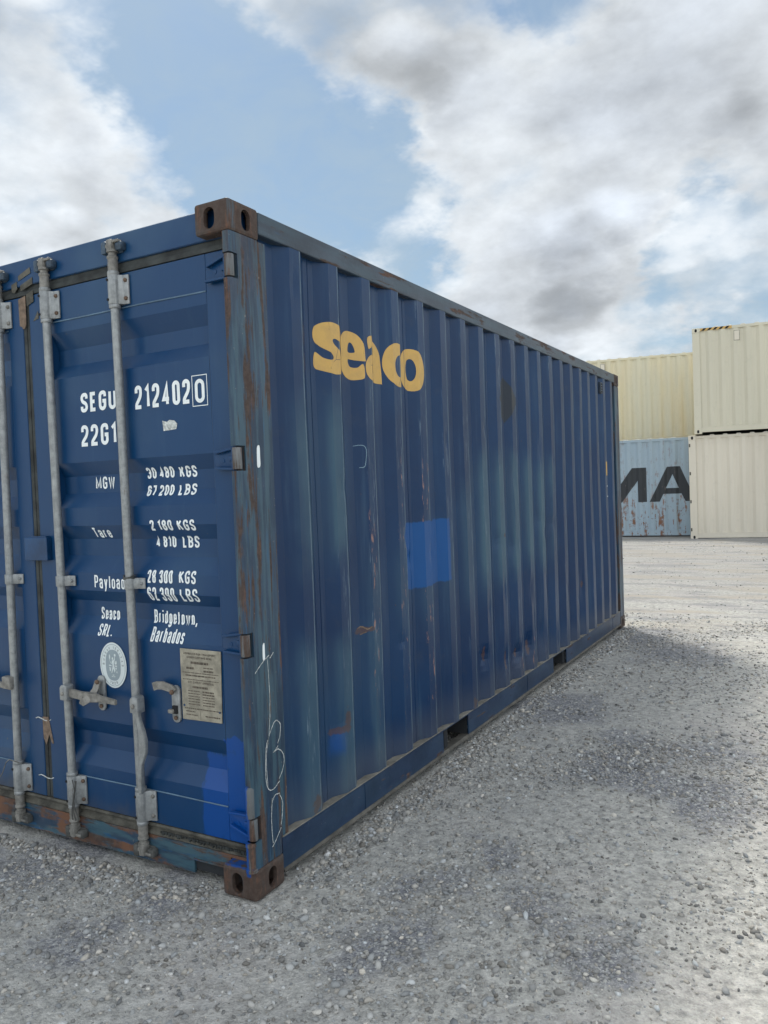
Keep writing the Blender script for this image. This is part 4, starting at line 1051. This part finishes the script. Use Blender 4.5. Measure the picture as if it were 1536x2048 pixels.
def fig(bm):
    ex, ez = EC
    def P2(L): return [(ex + a * 0.001, ez + b_ * 0.001) for a, b_ in L]
    shapes = [ell(ex - 0.002, ez + 0.028, 0.0042, 0.006, 14),
      P2([(-6, 20), (2, 21), (8, 27), (10, 36), (13, 36), (12, 24), (6, 14), (5, 4), (6, -4), (9, -18), (10, -30), (7, -30), (2, -14), (-3, -22), (-8, -34), (-11, -33), (-7, -18), (-3, -4), (-4, 6), (-10, 10), (-17, 17), (-18, 15), (-11, 5), (-7, 8)]),
      ell(ex + 0.0125, ez + 0.043, 0.005, 0.006, 12), ell(ex - 0.019, ez + 0.034, 0.0035, 0.011, 12), P2([(-20, 24), (-18, 24), (-17.5, 17), (-19.5, 17)]),
      P2([(-24, 1), (-24, -4), (-9, -5), (-9, 0)]), P2([(10, 0), (10, -5), (24, -5), (24, 0)]),
      P2([(12, 4), (20, 4), (23, 12), (21, 20), (18, 21), (17, 10), (15, 20), (12, 18), (10, 10)]),
      P2([(-23, -9), (-19, -9), (-18, -18), (-15, -9), (-12, -9), (-15, -26), (-20, -26)]), P2([(9, -8), (12, -8), (13, -24), (10, -24)]),
      P2([(16, -8), (22, -9), (20, -18), (25, -32), (19, -31), (22, -20), (15, -14)]),
      P2([(-5, -40), (6, -40), (6, -42), (1.5, -42), (1.5, -50), (-0.5, -50), (-0.5, -42), (-5, -42)]), P2([(-10, -46), (-3, -46), (-5, -50), (-8, -50)]), P2([(4, -46), (11, -46), (9, -50), (6, -50)])]
    for i, s in enumerate(shapes): shape2d(bm, [s], 0.00004 * i)
decal_door('emblem_figure', fig, M_EMB_W, DR, y=EY - 0.0011, breaks=False)

# ---------------------------------------------------------------- side wall lettering and marks
def decal_side(name, fill, mat, parent=con, lift=0.0010, post=False):
    bm = bmesh.new(); fill(bm)
    if post:
        xf(bm, lambda c: Vector((-0.003 + lift + c.z if c.x < 0.17 else -0.010 + lift + c.z, c.x, c.y)))
    else:
        fb = []
        for a, _ in SB: fb += [a - 0.005, a + 0.005, a]
        for k in range(1, 24):  # extra cuts so the film follows the dents
            fb.append(0.25 + k * 0.24)
        lo = min(v.co.x for v in bm.verts); hi = max(v.co.x for v in bm.verts)
        zl = [v.co.y for v in bm.verts]
        conform(bm, [q for q in sorted(fb) if lo < q < hi], 0, lambda c: c.copy())
        k = math.ceil(min(zl) / 0.035) * 0.035
        conform(bm, list(np.arange(k, max(zl), 0.035)), 1, lambda c: Vector((surf_x(c.x, c.y) + lift + c.z, c.x, c.y)))
    return obj(name, bm, mat, parent, recalc=False)
def box_pts(L, y0, y1, z0, z1): return [(y0 + a * (y1 - y0), z0 + b_ * (z1 - z0)) for a, b_ in L]
S_OUT = spline([(.50, 1.02), (.80, .99), (.99, .86), (.99, .58), (.78, .66), (.60, .70), (.50, .66), (.56, .58), (.78, .48), (1.0, .36), (1.04, .20), (.92, .04), (.62, -.03), (.28, .00), (.0, .09), (.05, .38), (.24, .28), (.44, .25), (.52, .31), (.42, .40), (.16, .51), (.0, .66), (.03, .86), (.22, .98)], 5)
E_OUT = spline([(.50, 1.0), (.78, .93), (.97, .74), (1.03, .46), (1.02, .40), (.70, .40), (.44, .41), (.45, .31), (.56, .25), (.75, .25), (.93, .33), (.97, .06), (.74, -.01), (.45, -.01), (.20, .07), (.04, .26), (.0, .50), (.04, .75), (.22, .94)], 5)
E_EYE = spline([(.45, .56), (.66, .56), (.68, .62), (.60, .75), (.51, .76), (.44, .66)], 5)
A_OUT = spline([(.10, .92), (.34, 1.0), (.66, .93), (.92, .74), (1.0, .50), (1.03, .02), (1.0, 0), (.66, .0), (.62, .10), (.45, .0), (.22, .02), (.03, .14), (.0, .34), (.16, .52), (.40, .60), (.58, .60), (.56, .74), (.42, .80), (.24, .72), (.14, .70)], 5)
A_EYE = spline([(.40, .22), (.56, .20), (.60, .34), (.56, .42), (.42, .38)], 5)
C_OUT = spline([(.55, 1.0), (.80, .97), (.97, .90), (.97, .64), (.80, .74), (.56, .70), (.42, .54), (.44, .34), (.60, .22), (.82, .24), (.97, .32), (.99, .06), (.80, .0), (.52, -.01), (.22, .10), (.03, .32), (.0, .56), (.10, .80), (.30, .95)], 5)
LOG = [('s', [S_OUT], .574, .776, 2.032, 2.245), ('e', [E_OUT, E_EYE], .780, .946, 2.026, 2.245), ('a', [A_OUT, A_EYE], .953, 1.150, 2.030, 2.242), ('c', [C_OUT], 1.161, 1.350, 2.028, 2.242)]
for nm, loops, y0, y1, z0, z1 in LOG:
    decal_side('logo_letter', lambda bm: shape2d(bm, [box_pts(l, y0, y1, z0, z1) for l in loops]), M_LOGO)
decal_side('logo_letter', lambda bm: shape2d(bm, [ell(1.452, 2.131, 0.104, 0.110, 40, p=2.2), ell(1.447, 2.131, 0.036, 0.058, 30)]), M_LOGO, lift=0.0013)

def chalk(pts, th, post=True, mat=M_CHALK, name='chalk_mark'):
    rng = random.Random(len(pts) * 7 + int(pts[0][1] * 100))
    P_ = [Vector(p) for p in spline(pts, 9, closed=False)] + [Vector(pts[-1])]
    P_ = [p + Vector((rng.uniform(-.0008, .0008), rng.uniform(-.0008, .0008))) for p in P_]
    decal_side(name, lambda bm: ribbon(bm, dedupe(P_), th, False, 0), mat, post=post)
CH = 0.0030
chalk([(0.048, 0.846), (0.09, 0.876), (0.135, 0.898)], CH); chalk([(0.124, 0.887), (0.129, 0.736), (0.118, 0.614), (0.094, 0.522), (0.095, 0.403)], CH * .8)
chalk([(0.104, 0.560), (0.114, 0.590), (0.145, 0.632), (0.163, 0.640)], CH); chalk([(0.171, 0.638), (0.195, 0.615), (0.190, 0.57), (0.173, 0.545)], CH); chalk([(0.168, 0.540), (0.150, 0.528), (0.137, 0.523), (0.166, 0.527)], CH)
chalk([(0.171, 0.527), (0.20, 0.505), (0.211, 0.475), (0.200, 0.435), (0.172, 0.405)], CH); chalk([(0.168, 0.402), (0.14, 0.387), (0.113, 0.384), (0.095, 0.400), (0.086, 0.44), (0.090, 0.53), (0.104, 0.58)], CH)
chalk([(0.114, 0.33), (0.135, 0.356), (0.165, 0.355)], CH); chalk([(0.171, 0.352), (0.190, 0.306), (0.180, 0.24), (0.171, 0.225)], CH); chalk([(0.167, 0.22), (0.132, 0.186), (0.108, 0.166)], CH)
chalk([(0.118, 0.351), (0.109, 0.266), (0.113, 0.180)], CH); chalk([(0.14, 0.885), (0.162, 0.903)], CH)
def white_bar(y0, y1, z0, z1): decal_side('paint_dab', lambda bm: shape2d(bm, [spline([(y0, z0), (y1, z0 + .004), (y1 + .001, (z0 + z1) / 2), (y1, z1), (y0 + .002, z1 - .004), (y0 - .001, (z0 + z1) / 2)], 4)]), M_WHITE, post=True)
white_bar(0.113, 0.130, 1.615, 1.695); white_bar(0.098, 0.110, 0.885, 0.948)
chalk([(0.869, 1.718), (0.905, 1.722), (0.927, 1.716), (0.935, 1.690), (0.930, 1.65), (0.922, 1.621), (0.896, 1.618)], 0.0028, False, mat=simple('pale_scratch', (0.20, 0.30, 0.36), 0.7))
chalk([(0.84, 0.872), (0.875, 0.878), (0.905, 0.862), (0.93, 0.87)], 0.006, False, mat=M_TAPE, name='bare_scratch'); chalk([(0.865, 0.842), (0.90, 0.850)], 0.005, False, mat=M_TAPE, name='bare_scratch')
decal_side('label_strip', lambda bm: shape2d(bm, [[(5.468, 1.565), (5.515, 1.565), (5.515, 1.70), (5.468, 1.70)]]), M_LOGO)
decal_side('lettering_frame', lambda bm: ribbon(bm, [Vector(p) for p in ((5.480, 1.362), (5.560, 1.362), (5.560, 1.462), (5.480, 1.462))], 0.008, False, 0), M_WHITE)
bm = bmesh.new(); box(bm, -0.042, -0.012, 5.375, 5.475, 2.35, 2.46, 0.006); obj('vent', bm, M_TRAIL, con)
for k in range(4):
    bm = bmesh.new(); box(bm, -0.013, -0.009, 5.385, 5.465, 2.362 + k * 0.024, 2.374 + k * 0.024); obj('vent_louvre', bm, M_DARK, con)

# ================================================================== containers in the background
def far_container(name, length, mat, loc, rz, label, detail=True, hazard=False, group=None, seams=True):
    """origin at the lower left corner of the long side facing the camera; the wall runs along local +y"""
    root = empty(name, loc, rz); tag(root, label, 'container', group)
    W_ = WID
    def b(nm, *a, m=mat, bev=0.0):
        bm = bmesh.new(); box(bm, *a, bev); return obj(nm, bm, m, root)
    for y0, y1 in ((0, 0.178), (length - 0.178, length)):
        for x0, x1 in ((-0.162, 0), (-W_, -W_ + 0.162)):
            for z0 in (0, HGT - 0.118):
                c = b('corner_casting', x0, x1, y0, y1, z0, z0 + 0.118, bev=0.010)
                if x1 == 0:
                    bm = bmesh.new(); cy = (y0 + 0.089)
                    prism(bm, [(cy + p[0], z0 + 0.058 + p[1]) for p in stadium(0.052, 0.080)], 'x', -0.01, 0.0015); h = obj('casting_hole', bm, M_HOLE, c)
        for x0, x1 in ((-0.12, -0.005), (-W_ + 0.005, -W_ + 0.12)):
            b('corner_post', x0, x1, y0 + 0.004, y0 + 0.174, 0.118, HGT - 0.118, bev=0.006)
    bk = side_breaks(0.176, length - 0.176, e0=0.45)
    fx = lambda y, z: prof_x(y, bk)
    corrugated(0.176, length - 0.176, 0.165, HGT - 0.075, 3, bk, fx, mat, root, 'side_panel', sub=1)
    corrugated(0.176, length - 0.176, 0.165, HGT - 0.075, 3, bk, lambda y, z: -W_ - fx(y, z), mat, root, 'side_panel', -1, sub=1)
    for x0, x1 in ((-0.06, -0.004), (-W_ + 0.004, -W_ + 0.06)):
        b('top_rail', x0, x1, 0.178, length - 0.178, HGT - 0.078, HGT - 0.012, bev=0.004)
    for x0, x1 in ((-0.06, -0.006), (-W_ + 0.006, -W_ + 0.06)):
        segs = [(0.178, length / 2 - 1.2), (length / 2 - 0.85, length / 2 + 0.85), (length / 2 + 1.2, length - 0.178)]
        for s0, s1 in segs: b('bottom_rail', x0, x1, s0, s1, 0.04, 0.1645, bev=0.003)
        b('rail_lip', x0, x1 + 0.003, 0.178, length - 0.178, 0.165, 0.171, m=mat)
    b('roof_panel', -W_ + 0.0605, -0.0605, 0.10, length - 0.10, HGT - 0.05, HGT - 0.013)
    y = 0.55; first = None
    while y < length - 0.5:
        if first is None:
            bm = bmesh.new(); prism(bm, [(-0.062, HGT - 0.0115), (-0.040, HGT + 0.012), (0.040, HGT + 0.012), (0.062, HGT - 0.0115)], 'x', -W_ + 0.020, -0.020)
            first = obj('roof_rib', bm, M_ROOFRIB if detail else mat, root); first.location = (0, y, 0)
        else:
            c = first.copy(); COL.objects.link(c); c.parent = root; c.location = (0, y, 0)
        y += 0.3
    for y0 in (0.012, length - 0.05):
        b('end_panel', -W_ + 0.12, -0.12, y0, y0 + 0.038, 0.10, HGT - 0.08)
        b('end_rail', -W_ + 0.162, -0.162, y0 - 0.006, y0 + 0.06, HGT - 0.079, HGT - 0.015); b('end_rail', -W_ + 0.162, -0.162, y0 - 0.006, y0 + 0.06, 0.02, 0.099)
    b('underframe', -W_ + 0.10, -0.10, 0.20, length - 0.20, 0.06, 0.16, m=M_DARK)
    return root
M_ROOFRIB = simple('pale_roof_paint', (0.66, 0.63, 0.54), 0.45, var=0.1)
def rzf(deg): return R(deg - 90)
F1 = far_container('shipping_container', 12.19, M_CREAM, (-1.165, 18.62, -0.04), rzf(8), 'pale cream shipping container on the gravel, under the greyish cream one with hazard stripes')
F2 = far_container('shipping_container', 12.19, M_CREAM2, (-1.00, 18.50, 2.575), rzf(7.7), 'greyish cream container with black and yellow hazard stripes, stacked upper right')
F3 = far_container('shipping_container', 12.19, M_LBLUE, (-1.10 - 12.19 * math.cos(R(4)), 19.35 - 12.19 * math.sin(R(4)), -0.02), rzf(4), 'rusty light blue shipping container with big black letters standing on the gravel')
a4 = R(10)
F4 = far_container('shipping_container', 12.19, M_YEL, (-1.30 - 10.0 * math.cos(a4), 22.27 - 10.0 * math.sin(a4), 2.571), rzf(10), 'yellowish cream container behind and above the rusty light blue one')
F5 = far_container('shipping_container', 12.19, M_CREAM, (-1.30 - 10.0 * math.cos(a4), 22.27 - 10.0 * math.sin(a4), -0.022), rzf(10), 'cream container hidden behind the rusty light blue one, at the bottom of the rear stack')
# vents, hinges, hazard stripes
def far_vent(root, y, z):
    bm = bmesh.new(); box(bm, -0.04, -0.001, y, y + 0.11, z - 0.22, z, 0.006); v = obj('vent', bm, M_CREAM, root)
    bm = bmesh.new(); box(bm, -0.0065, -0.0045, y - 0.012, y + 0.122, z - 0.235, z + 0.012); obj('vent_edge', bm, M_PLATE, root)
far_vent(F2, 0.95, 2.44); far_vent(F2, 3.80, 2.44); far_vent(F4, 7.2, 2.44)
for k in range(5):
    bm = bmesh.new(); y_ = 0.21 + k * 0.13
    prism(bm, [(y_, HGT - 0.074), (y_ + 0.065, HGT - 0.074), (y_ + 0.125, HGT - 0.016), (y_ + 0.06, HGT - 0.016)], 'x', -0.0038, -0.0015); obj('hazard_stripe', bm, M_HOLE, F2)
bm = bmesh.new(); prism(bm, [(0.19, HGT - 0.076), (0.90, HGT - 0.076), (0.90, HGT - 0.014), (0.19, HGT - 0.014)], 'x', -0.0045, -0.0035); obj('hazard_band', bm, M_LOGO, F2)
for z_ in (0.25, 0.95, 1.65, 2.35):
    bm = bmesh.new(); box(bm, -0.006, 0.004, 0.012, 0.045, z_ - 0.04, z_ + 0.04, 0.003); obj('hinge', bm, M_GASK2, F1)
# black letters on the light blue wall
F3bk = side_breaks(0.176, 12.19 - 0.176, e0=0.45)
def far_decal(loops, root, bk):
    bm = bmesh.new(); shape2d(bm, loops); lo = min(v.co.x for v in bm.verts); hi = max(v.co.x for v in bm.verts)
    conform(bm, [a for a, _ in bk if lo < a < hi], 0, lambda c: Vector((prof_x(c.x, bk) + 0.003, c.x, c.y)))
    return obj('letter', bm, M_BLACK, root, recalc=False)
RY = 12.19 + 0.03
def LA(dx): return [[(RY + dx + a, b_) for a, b_ in ((-1.13, 0.93), (-0.68, 1.84), (-0.36, 1.84), (0.02, 0.93), (-0.24, 0.93), (-0.34, 1.13), (-0.78, 1.13), (-0.88, 0.93))],
                    [(RY + dx + a, b_) for a, b_ in ((-0.72, 1.28), (-0.40, 1.28), (-0.545, 1.64))]]
LM = [[(RY - 0.06 + a, b_) for a, b_ in ((-2.70, 0.93), (-2.70, 1.84), (-2.44, 1.84), (-2.02, 1.20), (-1.56, 1.84), (-1.20, 1.84), (-1.20, 0.93), (-1.42, 0.93), (-1.42, 1.50), (-1.84, 0.93), (-2.16, 0.93), (-2.48, 1.50), (-2.48, 0.93))]]
far_decal(LA(-0.06), F3, F3bk); far_decal(LM, F3, F3bk)

# ================================================================== ground
def hfun(x, y):
    """gentle unevenness, kept just below the castings"""
    h = 0
    for (fx_, fy_, ph, a) in ((1.1, 0.7, 0.3, 1), (-0.8, 1.5, 1.7, .8), (2.3, 1.9, 4.0, .5), (3.9, -3.1, 2.2, .35), (5.7, 6.3, 0.9, .25), (-9.1, 7.7, 5.0, .18), (13.3, 11.9, 3.3, .12), (-17, 21, 1.1, .09)):
        h = h + a * np.sin(fx_ * x + fy_ * y + ph + 0.6 * np.sin(fy_ * x * 0.7 - fx_ * y * 0.6))
    return -0.010 + 0.0035 * h
def axis_pts(c, near, step, far):
    a = [0.0]; s = step
    while a[-1] < far:
        a.append(a[-1] + s)
        if a[-1] > near: s *= 1.12
    a = np.array(a); return np.concatenate([c - a[:0:-1], c + a])
gx = axis_pts(0.9, 3.6, 0.035, 900); gy = axis_pts(1.8, 4.6, 0.035, 900)
GX, GY = np.meshgrid(gx, gy, indexing='ij'); GZ = hfun(GX, GY)
r_ = np.hypot(GX - 1, GY - 2); GZ = np.where(r_ > 40, -0.03, GZ)
nv = np.stack([GX, GY, GZ], -1).reshape(-1, 3)
nx_, ny_ = len(gx), len(gy)
I, J = np.meshgrid(np.arange(nx_ - 1), np.arange(ny_ - 1), indexing='ij'); I = I.ravel(); J = J.ravel()
q = np.stack([I * ny_ + J, (I + 1) * ny_ + J, (I + 1) * ny_ + J + 1, I * ny_ + J + 1], -1)
def np_mesh(name, V, Fc, k):
    me = bpy.data.meshes.new(name)
    me.vertices.add(len(V)); me.vertices.foreach_set('co', V.astype(np.float32).ravel())
    me.loops.add(Fc.size); me.loops.foreach_set('vertex_index', Fc.astype(np.int32).ravel())
    me.polygons.add(len(Fc)); me.polygons.foreach_set('loop_start', np.arange(0, Fc.size, k, dtype=np.int32))
    me.polygons.foreach_set('loop_total', np.full(len(Fc), k, dtype=np.int32))
    me.update(calc_edges=True); me.validate(); return me
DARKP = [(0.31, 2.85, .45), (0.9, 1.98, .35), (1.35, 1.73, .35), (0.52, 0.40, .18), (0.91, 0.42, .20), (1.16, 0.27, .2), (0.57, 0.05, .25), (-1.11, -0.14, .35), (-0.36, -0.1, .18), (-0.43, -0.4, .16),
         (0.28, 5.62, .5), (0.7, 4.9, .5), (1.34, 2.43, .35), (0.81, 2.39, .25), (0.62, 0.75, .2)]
def ground_mat():
    m, t, b = mat_new('gravel_ground')
    co = t.new('ShaderNodeTexCoord').outputs['Object']
    x, y, z = t.sep(co)
    big = t.noise(co, 0.55, 5, 0.6); med = t.noise(co, 2.6, 5, 0.62); fin = t.noise(co, 22, 5, 0.7)
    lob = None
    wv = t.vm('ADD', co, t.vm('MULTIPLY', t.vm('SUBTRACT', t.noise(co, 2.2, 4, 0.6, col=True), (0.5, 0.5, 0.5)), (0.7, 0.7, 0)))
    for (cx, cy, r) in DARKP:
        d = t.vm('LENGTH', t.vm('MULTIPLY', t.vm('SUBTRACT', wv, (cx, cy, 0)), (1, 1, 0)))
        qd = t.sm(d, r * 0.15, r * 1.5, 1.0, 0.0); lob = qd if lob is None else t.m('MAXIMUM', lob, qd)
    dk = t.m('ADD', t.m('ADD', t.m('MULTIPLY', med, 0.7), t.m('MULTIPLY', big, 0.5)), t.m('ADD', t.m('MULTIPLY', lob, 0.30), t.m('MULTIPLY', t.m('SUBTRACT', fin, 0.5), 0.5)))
    dk = t.sm(dk, 0.64, 0.92)
    pale = t.mix(t.sm(fin, 0.3, 0.7), (0.275, 0.270, 0.250), (0.58, 0.56, 0.515))
    pale = t.mix(t.m('MULTIPLY', t.sm(t.noise(co, 1.1, 4), 0.5, 0.7), 0.35), pale, (0.47, 0.42, 0.40))
    dark = t.mix(t.sm(fin, 0.3, 0.7), (0.100, 0.105, 0.125), (0.27, 0.272, 0.295))
    c = t.mix(dk, pale, dark)
    # grains: per-cell tone at two sizes
    for sc, amt in ((70, 0.55), (170, 0.55), (34, 0.30)):
        vc = t.voro(co, sc, out=1); g = t.sep(vc)[0]
        tone = t.mix(t.sm(g, 0.0, 1.0), (0.12, 0.12, 0.13), (0.64, 0.63, 0.59))
        c = t.mix(t.m('MULTIPLY', t.sm(t.sep(vc)[1], 0.45, 0.55), t.m('MULTIPLY', amt, t.m('ADD', 0.35, t.m('MULTIPLY', dk, 0.4)))), c, tone)
    # tan worn tracks further out
    tr = t.noise(co, 1.0, 5, 0.6, sv=(0.42, 1.5, 1))
    tan = t.m('MULTIPLY', t.m('MULTIPLY', t.sm(t.m('ADD', tr, t.m('MULTIPLY', t.m('SUBTRACT', fin, 0.5), 0.25)), 0.50, 0.60), t.sm(y, 4.5, 8.0)), 0.75)
    c = t.mix(t.m('MULTIPLY', t.m('MULTIPLY', t.sm(t.noise(co, 1.0, 6, 0.65, sv=(0.9, 2.6, 1)), 0.48, 0.62), t.sm(y, 3.5, 7.0)), 0.55), c, (0.14, 0.15, 0.175))
    c = t.mix(tan, c, (0.40, 0.355, 0.285))
    far = t.sm(y, 4.5, 11.0, 0.0, 0.50)
    c = t.mix(far, c, (0.24, 0.235, 0.23))
    t.put(b.inputs['Base Color'], c); b.inputs['Roughness'].default_value = 0.95; b.inputs['Specular IOR Level'].default_value = 0.2
    v1 = t.voro(co, 75, 'F1'); v2 = t.voro(co, 190, 'F1')
    h = t.m('ADD', t.m('MULTIPLY', t.m('SUBTRACT', 1.0, v1), 0.55), t.m('ADD', t.m('MULTIPLY', t.m('SUBTRACT', 1.0, v2), 0.3), t.m('MULTIPLY', fin, 0.9)))
    bump(t, b, h, 0.8, 0.009)
    return m
me = np_mesh('ground', nv, q, 4)
gr = link('ground', me, ground_mat()); gr['kind'] = 'structure'
for p in me.polygons: pass
me.polygons.foreach_set('use_smooth', np.ones(len(me.polygons), dtype=bool))

# loose stones
def stone_mat():
    m, t, b = mat_new('gravel_stone')
    a = t.new('ShaderNodeAttribute', attribute_name='tone'); co = t.new('ShaderNodeTexCoord').outputs['Object']
    n = t.noise(co, 160, 4, 0.6)
    c = t.mix(t.m('MULTIPLY', n, 0.55), a.outputs['Color'], (0.16, 0.155, 0.15))
    t.put(b.inputs['Base Color'], c); b.inputs['Roughness'].default_value = 0.92; b.inputs['Specular IOR Level'].default_value = 0.25
    return m
MS = stone_mat()
PHI = (1 + 5 ** 0.5) / 2
ICO = np.array([(-1, PHI, 0), (1, PHI, 0), (-1, -PHI, 0), (1, -PHI, 0), (0, -1, PHI), (0, 1, PHI), (0, -1, -PHI), (0, 1, -PHI), (PHI, 0, -1), (PHI, 0, 1), (-PHI, 0, -1), (-PHI, 0, 1)]) / 1.902
ICF = np.array([(0, 11, 5), (0, 5, 1), (0, 1, 7), (0, 7, 10), (0, 10, 11), (1, 5, 9), (5, 11, 4), (11, 10, 2), (10, 7, 6), (7, 1, 8), (3, 9, 4), (3, 4, 2), (3, 2, 6), (3, 6, 8), (3, 8, 9), (4, 9, 5), (2, 4, 11), (6, 2, 10), (8, 6, 7), (9, 8, 1)])
rs_ = np.random.RandomState(11)
def scatter(n, x0, x1, y0, y1, smed, ssig, smax, seed):
    r = np.random.RandomState(seed)
    x = r.uniform(x0, x1, n); y = r.uniform(y0, y1, n); s = np.minimum(smed * np.exp(ssig * r.randn(n)), smax)
    # clumped: keep more where a low frequency pattern is high
    pat = 0.5 + 0.25 * np.sin(2.1 * x + 1.3 * y + 0.5) + 0.25 * np.sin(-1.7 * x + 3.3 * y + 2.0 + np.sin(3 * x)) + 0.2 * np.sin(7 * x - 5 * y)
    for (cx, cy, rr) in DARKP: pat += 0.45 * np.exp(-((x - cx) ** 2 + (y - cy) ** 2) / rr ** 2)
    keep = r.rand(n) < np.clip(0.05 + 0.75 * pat, 0.08, 1.0)
    under = (x < 0.015) & (x > -2.45) & (y > -0.01) & (y < 6.07)
    keep &= ~under | ((s < 0.008) & (x > -0.3))
    keep &= ~((np.abs(x + 0.085) < 0.11) & (np.abs(y - 0.09) < 0.11)); keep &= ~((np.abs(x + 0.085) < 0.11) & (np.abs(y - 5.97) < 0.12))
    return x[keep], y[keep], s[keep]
parts = [scatter(78000, -1.3, 2.6, -1.7, 2.4, 0.0040, 0.50, 0.013, 1), scatter(42000, -1.0, 4.2, 1.6, 7.0, 0.0054, 0.48, 0.015, 2), scatter(9000, -4.5, 4.5, 6.5, 17.5, 0.0055, 0.5, 0.018, 3),
         scatter(1500, -1.3, 2.6, -1.9, 3.0, 0.0070, 0.35, 0.015, 4), scatter(7000, -2.2, 0.0, -1.3, 0.05, 0.0045, 0.5, 0.016, 5),
         scatter(9000, 0.001, 0.16, 0.2, 6.0, 0.0055, 0.5, 0.016, 6), scatter(5000, -1.6, -0.2, -0.10, 0.04, 0.0055, 0.5, 0.016, 7)]
x = np.concatenate([p[0] for p in parts]); y = np.concatenate([p[1] for p in parts]); s = np.concatenate([p[2] for p in parts])
def make_stones(x, y, s, r, rough=0.22):
    n = len(x)
    V = ICO[None] * (1 + rough * r.randn(n, 12, 1))
    V = V * np.stack([r.uniform(0.8, 1.5, n), r.uniform(0.65, 1.1, n), r.uniform(0.45, 0.95, n)], -1)[:, None, :]
    a = r.uniform(0, 2 * np.pi, n); ca, sa = np.cos(a), np.sin(a); tl = r.uniform(-0.5, 0.5, n); ct, st = np.cos(tl), np.sin(tl)
    vx, vy, vz = V[..., 0], V[..., 1], V[..., 2]
    vx, vz = vx * ct[:, None] + vz * st[:, None], -vx * st[:, None] + vz * ct[:, None]
    vx, vy = vx * ca[:, None] - vy * sa[:, None], vx * sa[:, None] + vy * ca[:, None]
    V = np.stack([vx, vy, vz], -1) * s[:, None, None]
    V[..., 0] += x[:, None]; V[..., 1] += y[:, None]; V[..., 2] += (hfun(x, y) + s * 0.22)[:, None]
    return V
V = make_stones(x, y, s, rs_)
n = len(x)
Fc = (ICF[None] + (np.arange(n) * 12)[:, None, None]).reshape(-1, 3)
me = np_mesh('gravel', V.reshape(-1, 3), Fc, 3)
def tones(n, r):
    g = np.clip(0.36 * np.exp(0.36 * r.randn(n)), 0.11, 0.72); warm = r.uniform(-0.06, 0.08, n)
    c = np.stack([g * (1.02 + warm), g, g * (0.95 - warm * 1.2), np.ones(n)], -1); return np.clip(c, 0, 1)
tn = np.repeat(tones(n, rs_), 12, axis=0).astype(np.float32)
at = me.color_attributes.new('tone', 'FLOAT_COLOR', 'POINT'); at.data.foreach_set('color', tn.ravel())
gv = link('gravel', me, MS); tag(gv, 'loose grey crushed gravel spread over the yard', 'gravel', kind='stuff')
# the larger stones that can be picked out one by one lie on the ground as pieces of it
r2 = np.random.RandomState(21); protos = []
for k in range(8):
    Vk = make_stones(np.zeros(1), np.zeros(1), np.ones(1), r2, 0.14)[0]; Vk[:, 2] -= hfun(0.0, 0.0)
    mk = np_mesh('stone', Vk, ICF, 3); c_ = np.repeat(tones(1, r2) * 1.0, 12, axis=0).astype(np.float32)
    a_ = mk.color_attributes.new('tone', 'FLOAT_COLOR', 'POINT'); a_.data.foreach_set('color', c_.ravel()); mk.materials.append(MS); protos.append(mk)
cnt = 0
while cnt < 150:
    if cnt < 60: px, py = r2.uniform(-1.25, 0.6), r2.uniform(-1.2, 0.0)
    else: px, py = r2.uniform(-0.2, 2.6), r2.uniform(-1.0, 4.0)
    if px < 0.06 and py > -0.07: continue
    sc_ = r2.uniform(0.010, 0.017)
    o = bpy.data.objects.new('stone', protos[cnt % 8]); COL.objects.link(o); o.parent = gr
    o.location = (px, py, float(hfun(px, py)) + sc_ * 0.10); o.rotation_euler = (r2.uniform(-.3, .3), r2.uniform(-.3, .3), r2.uniform(0, 6.28)); o.scale = (sc_, sc_, sc_)
    cnt += 1
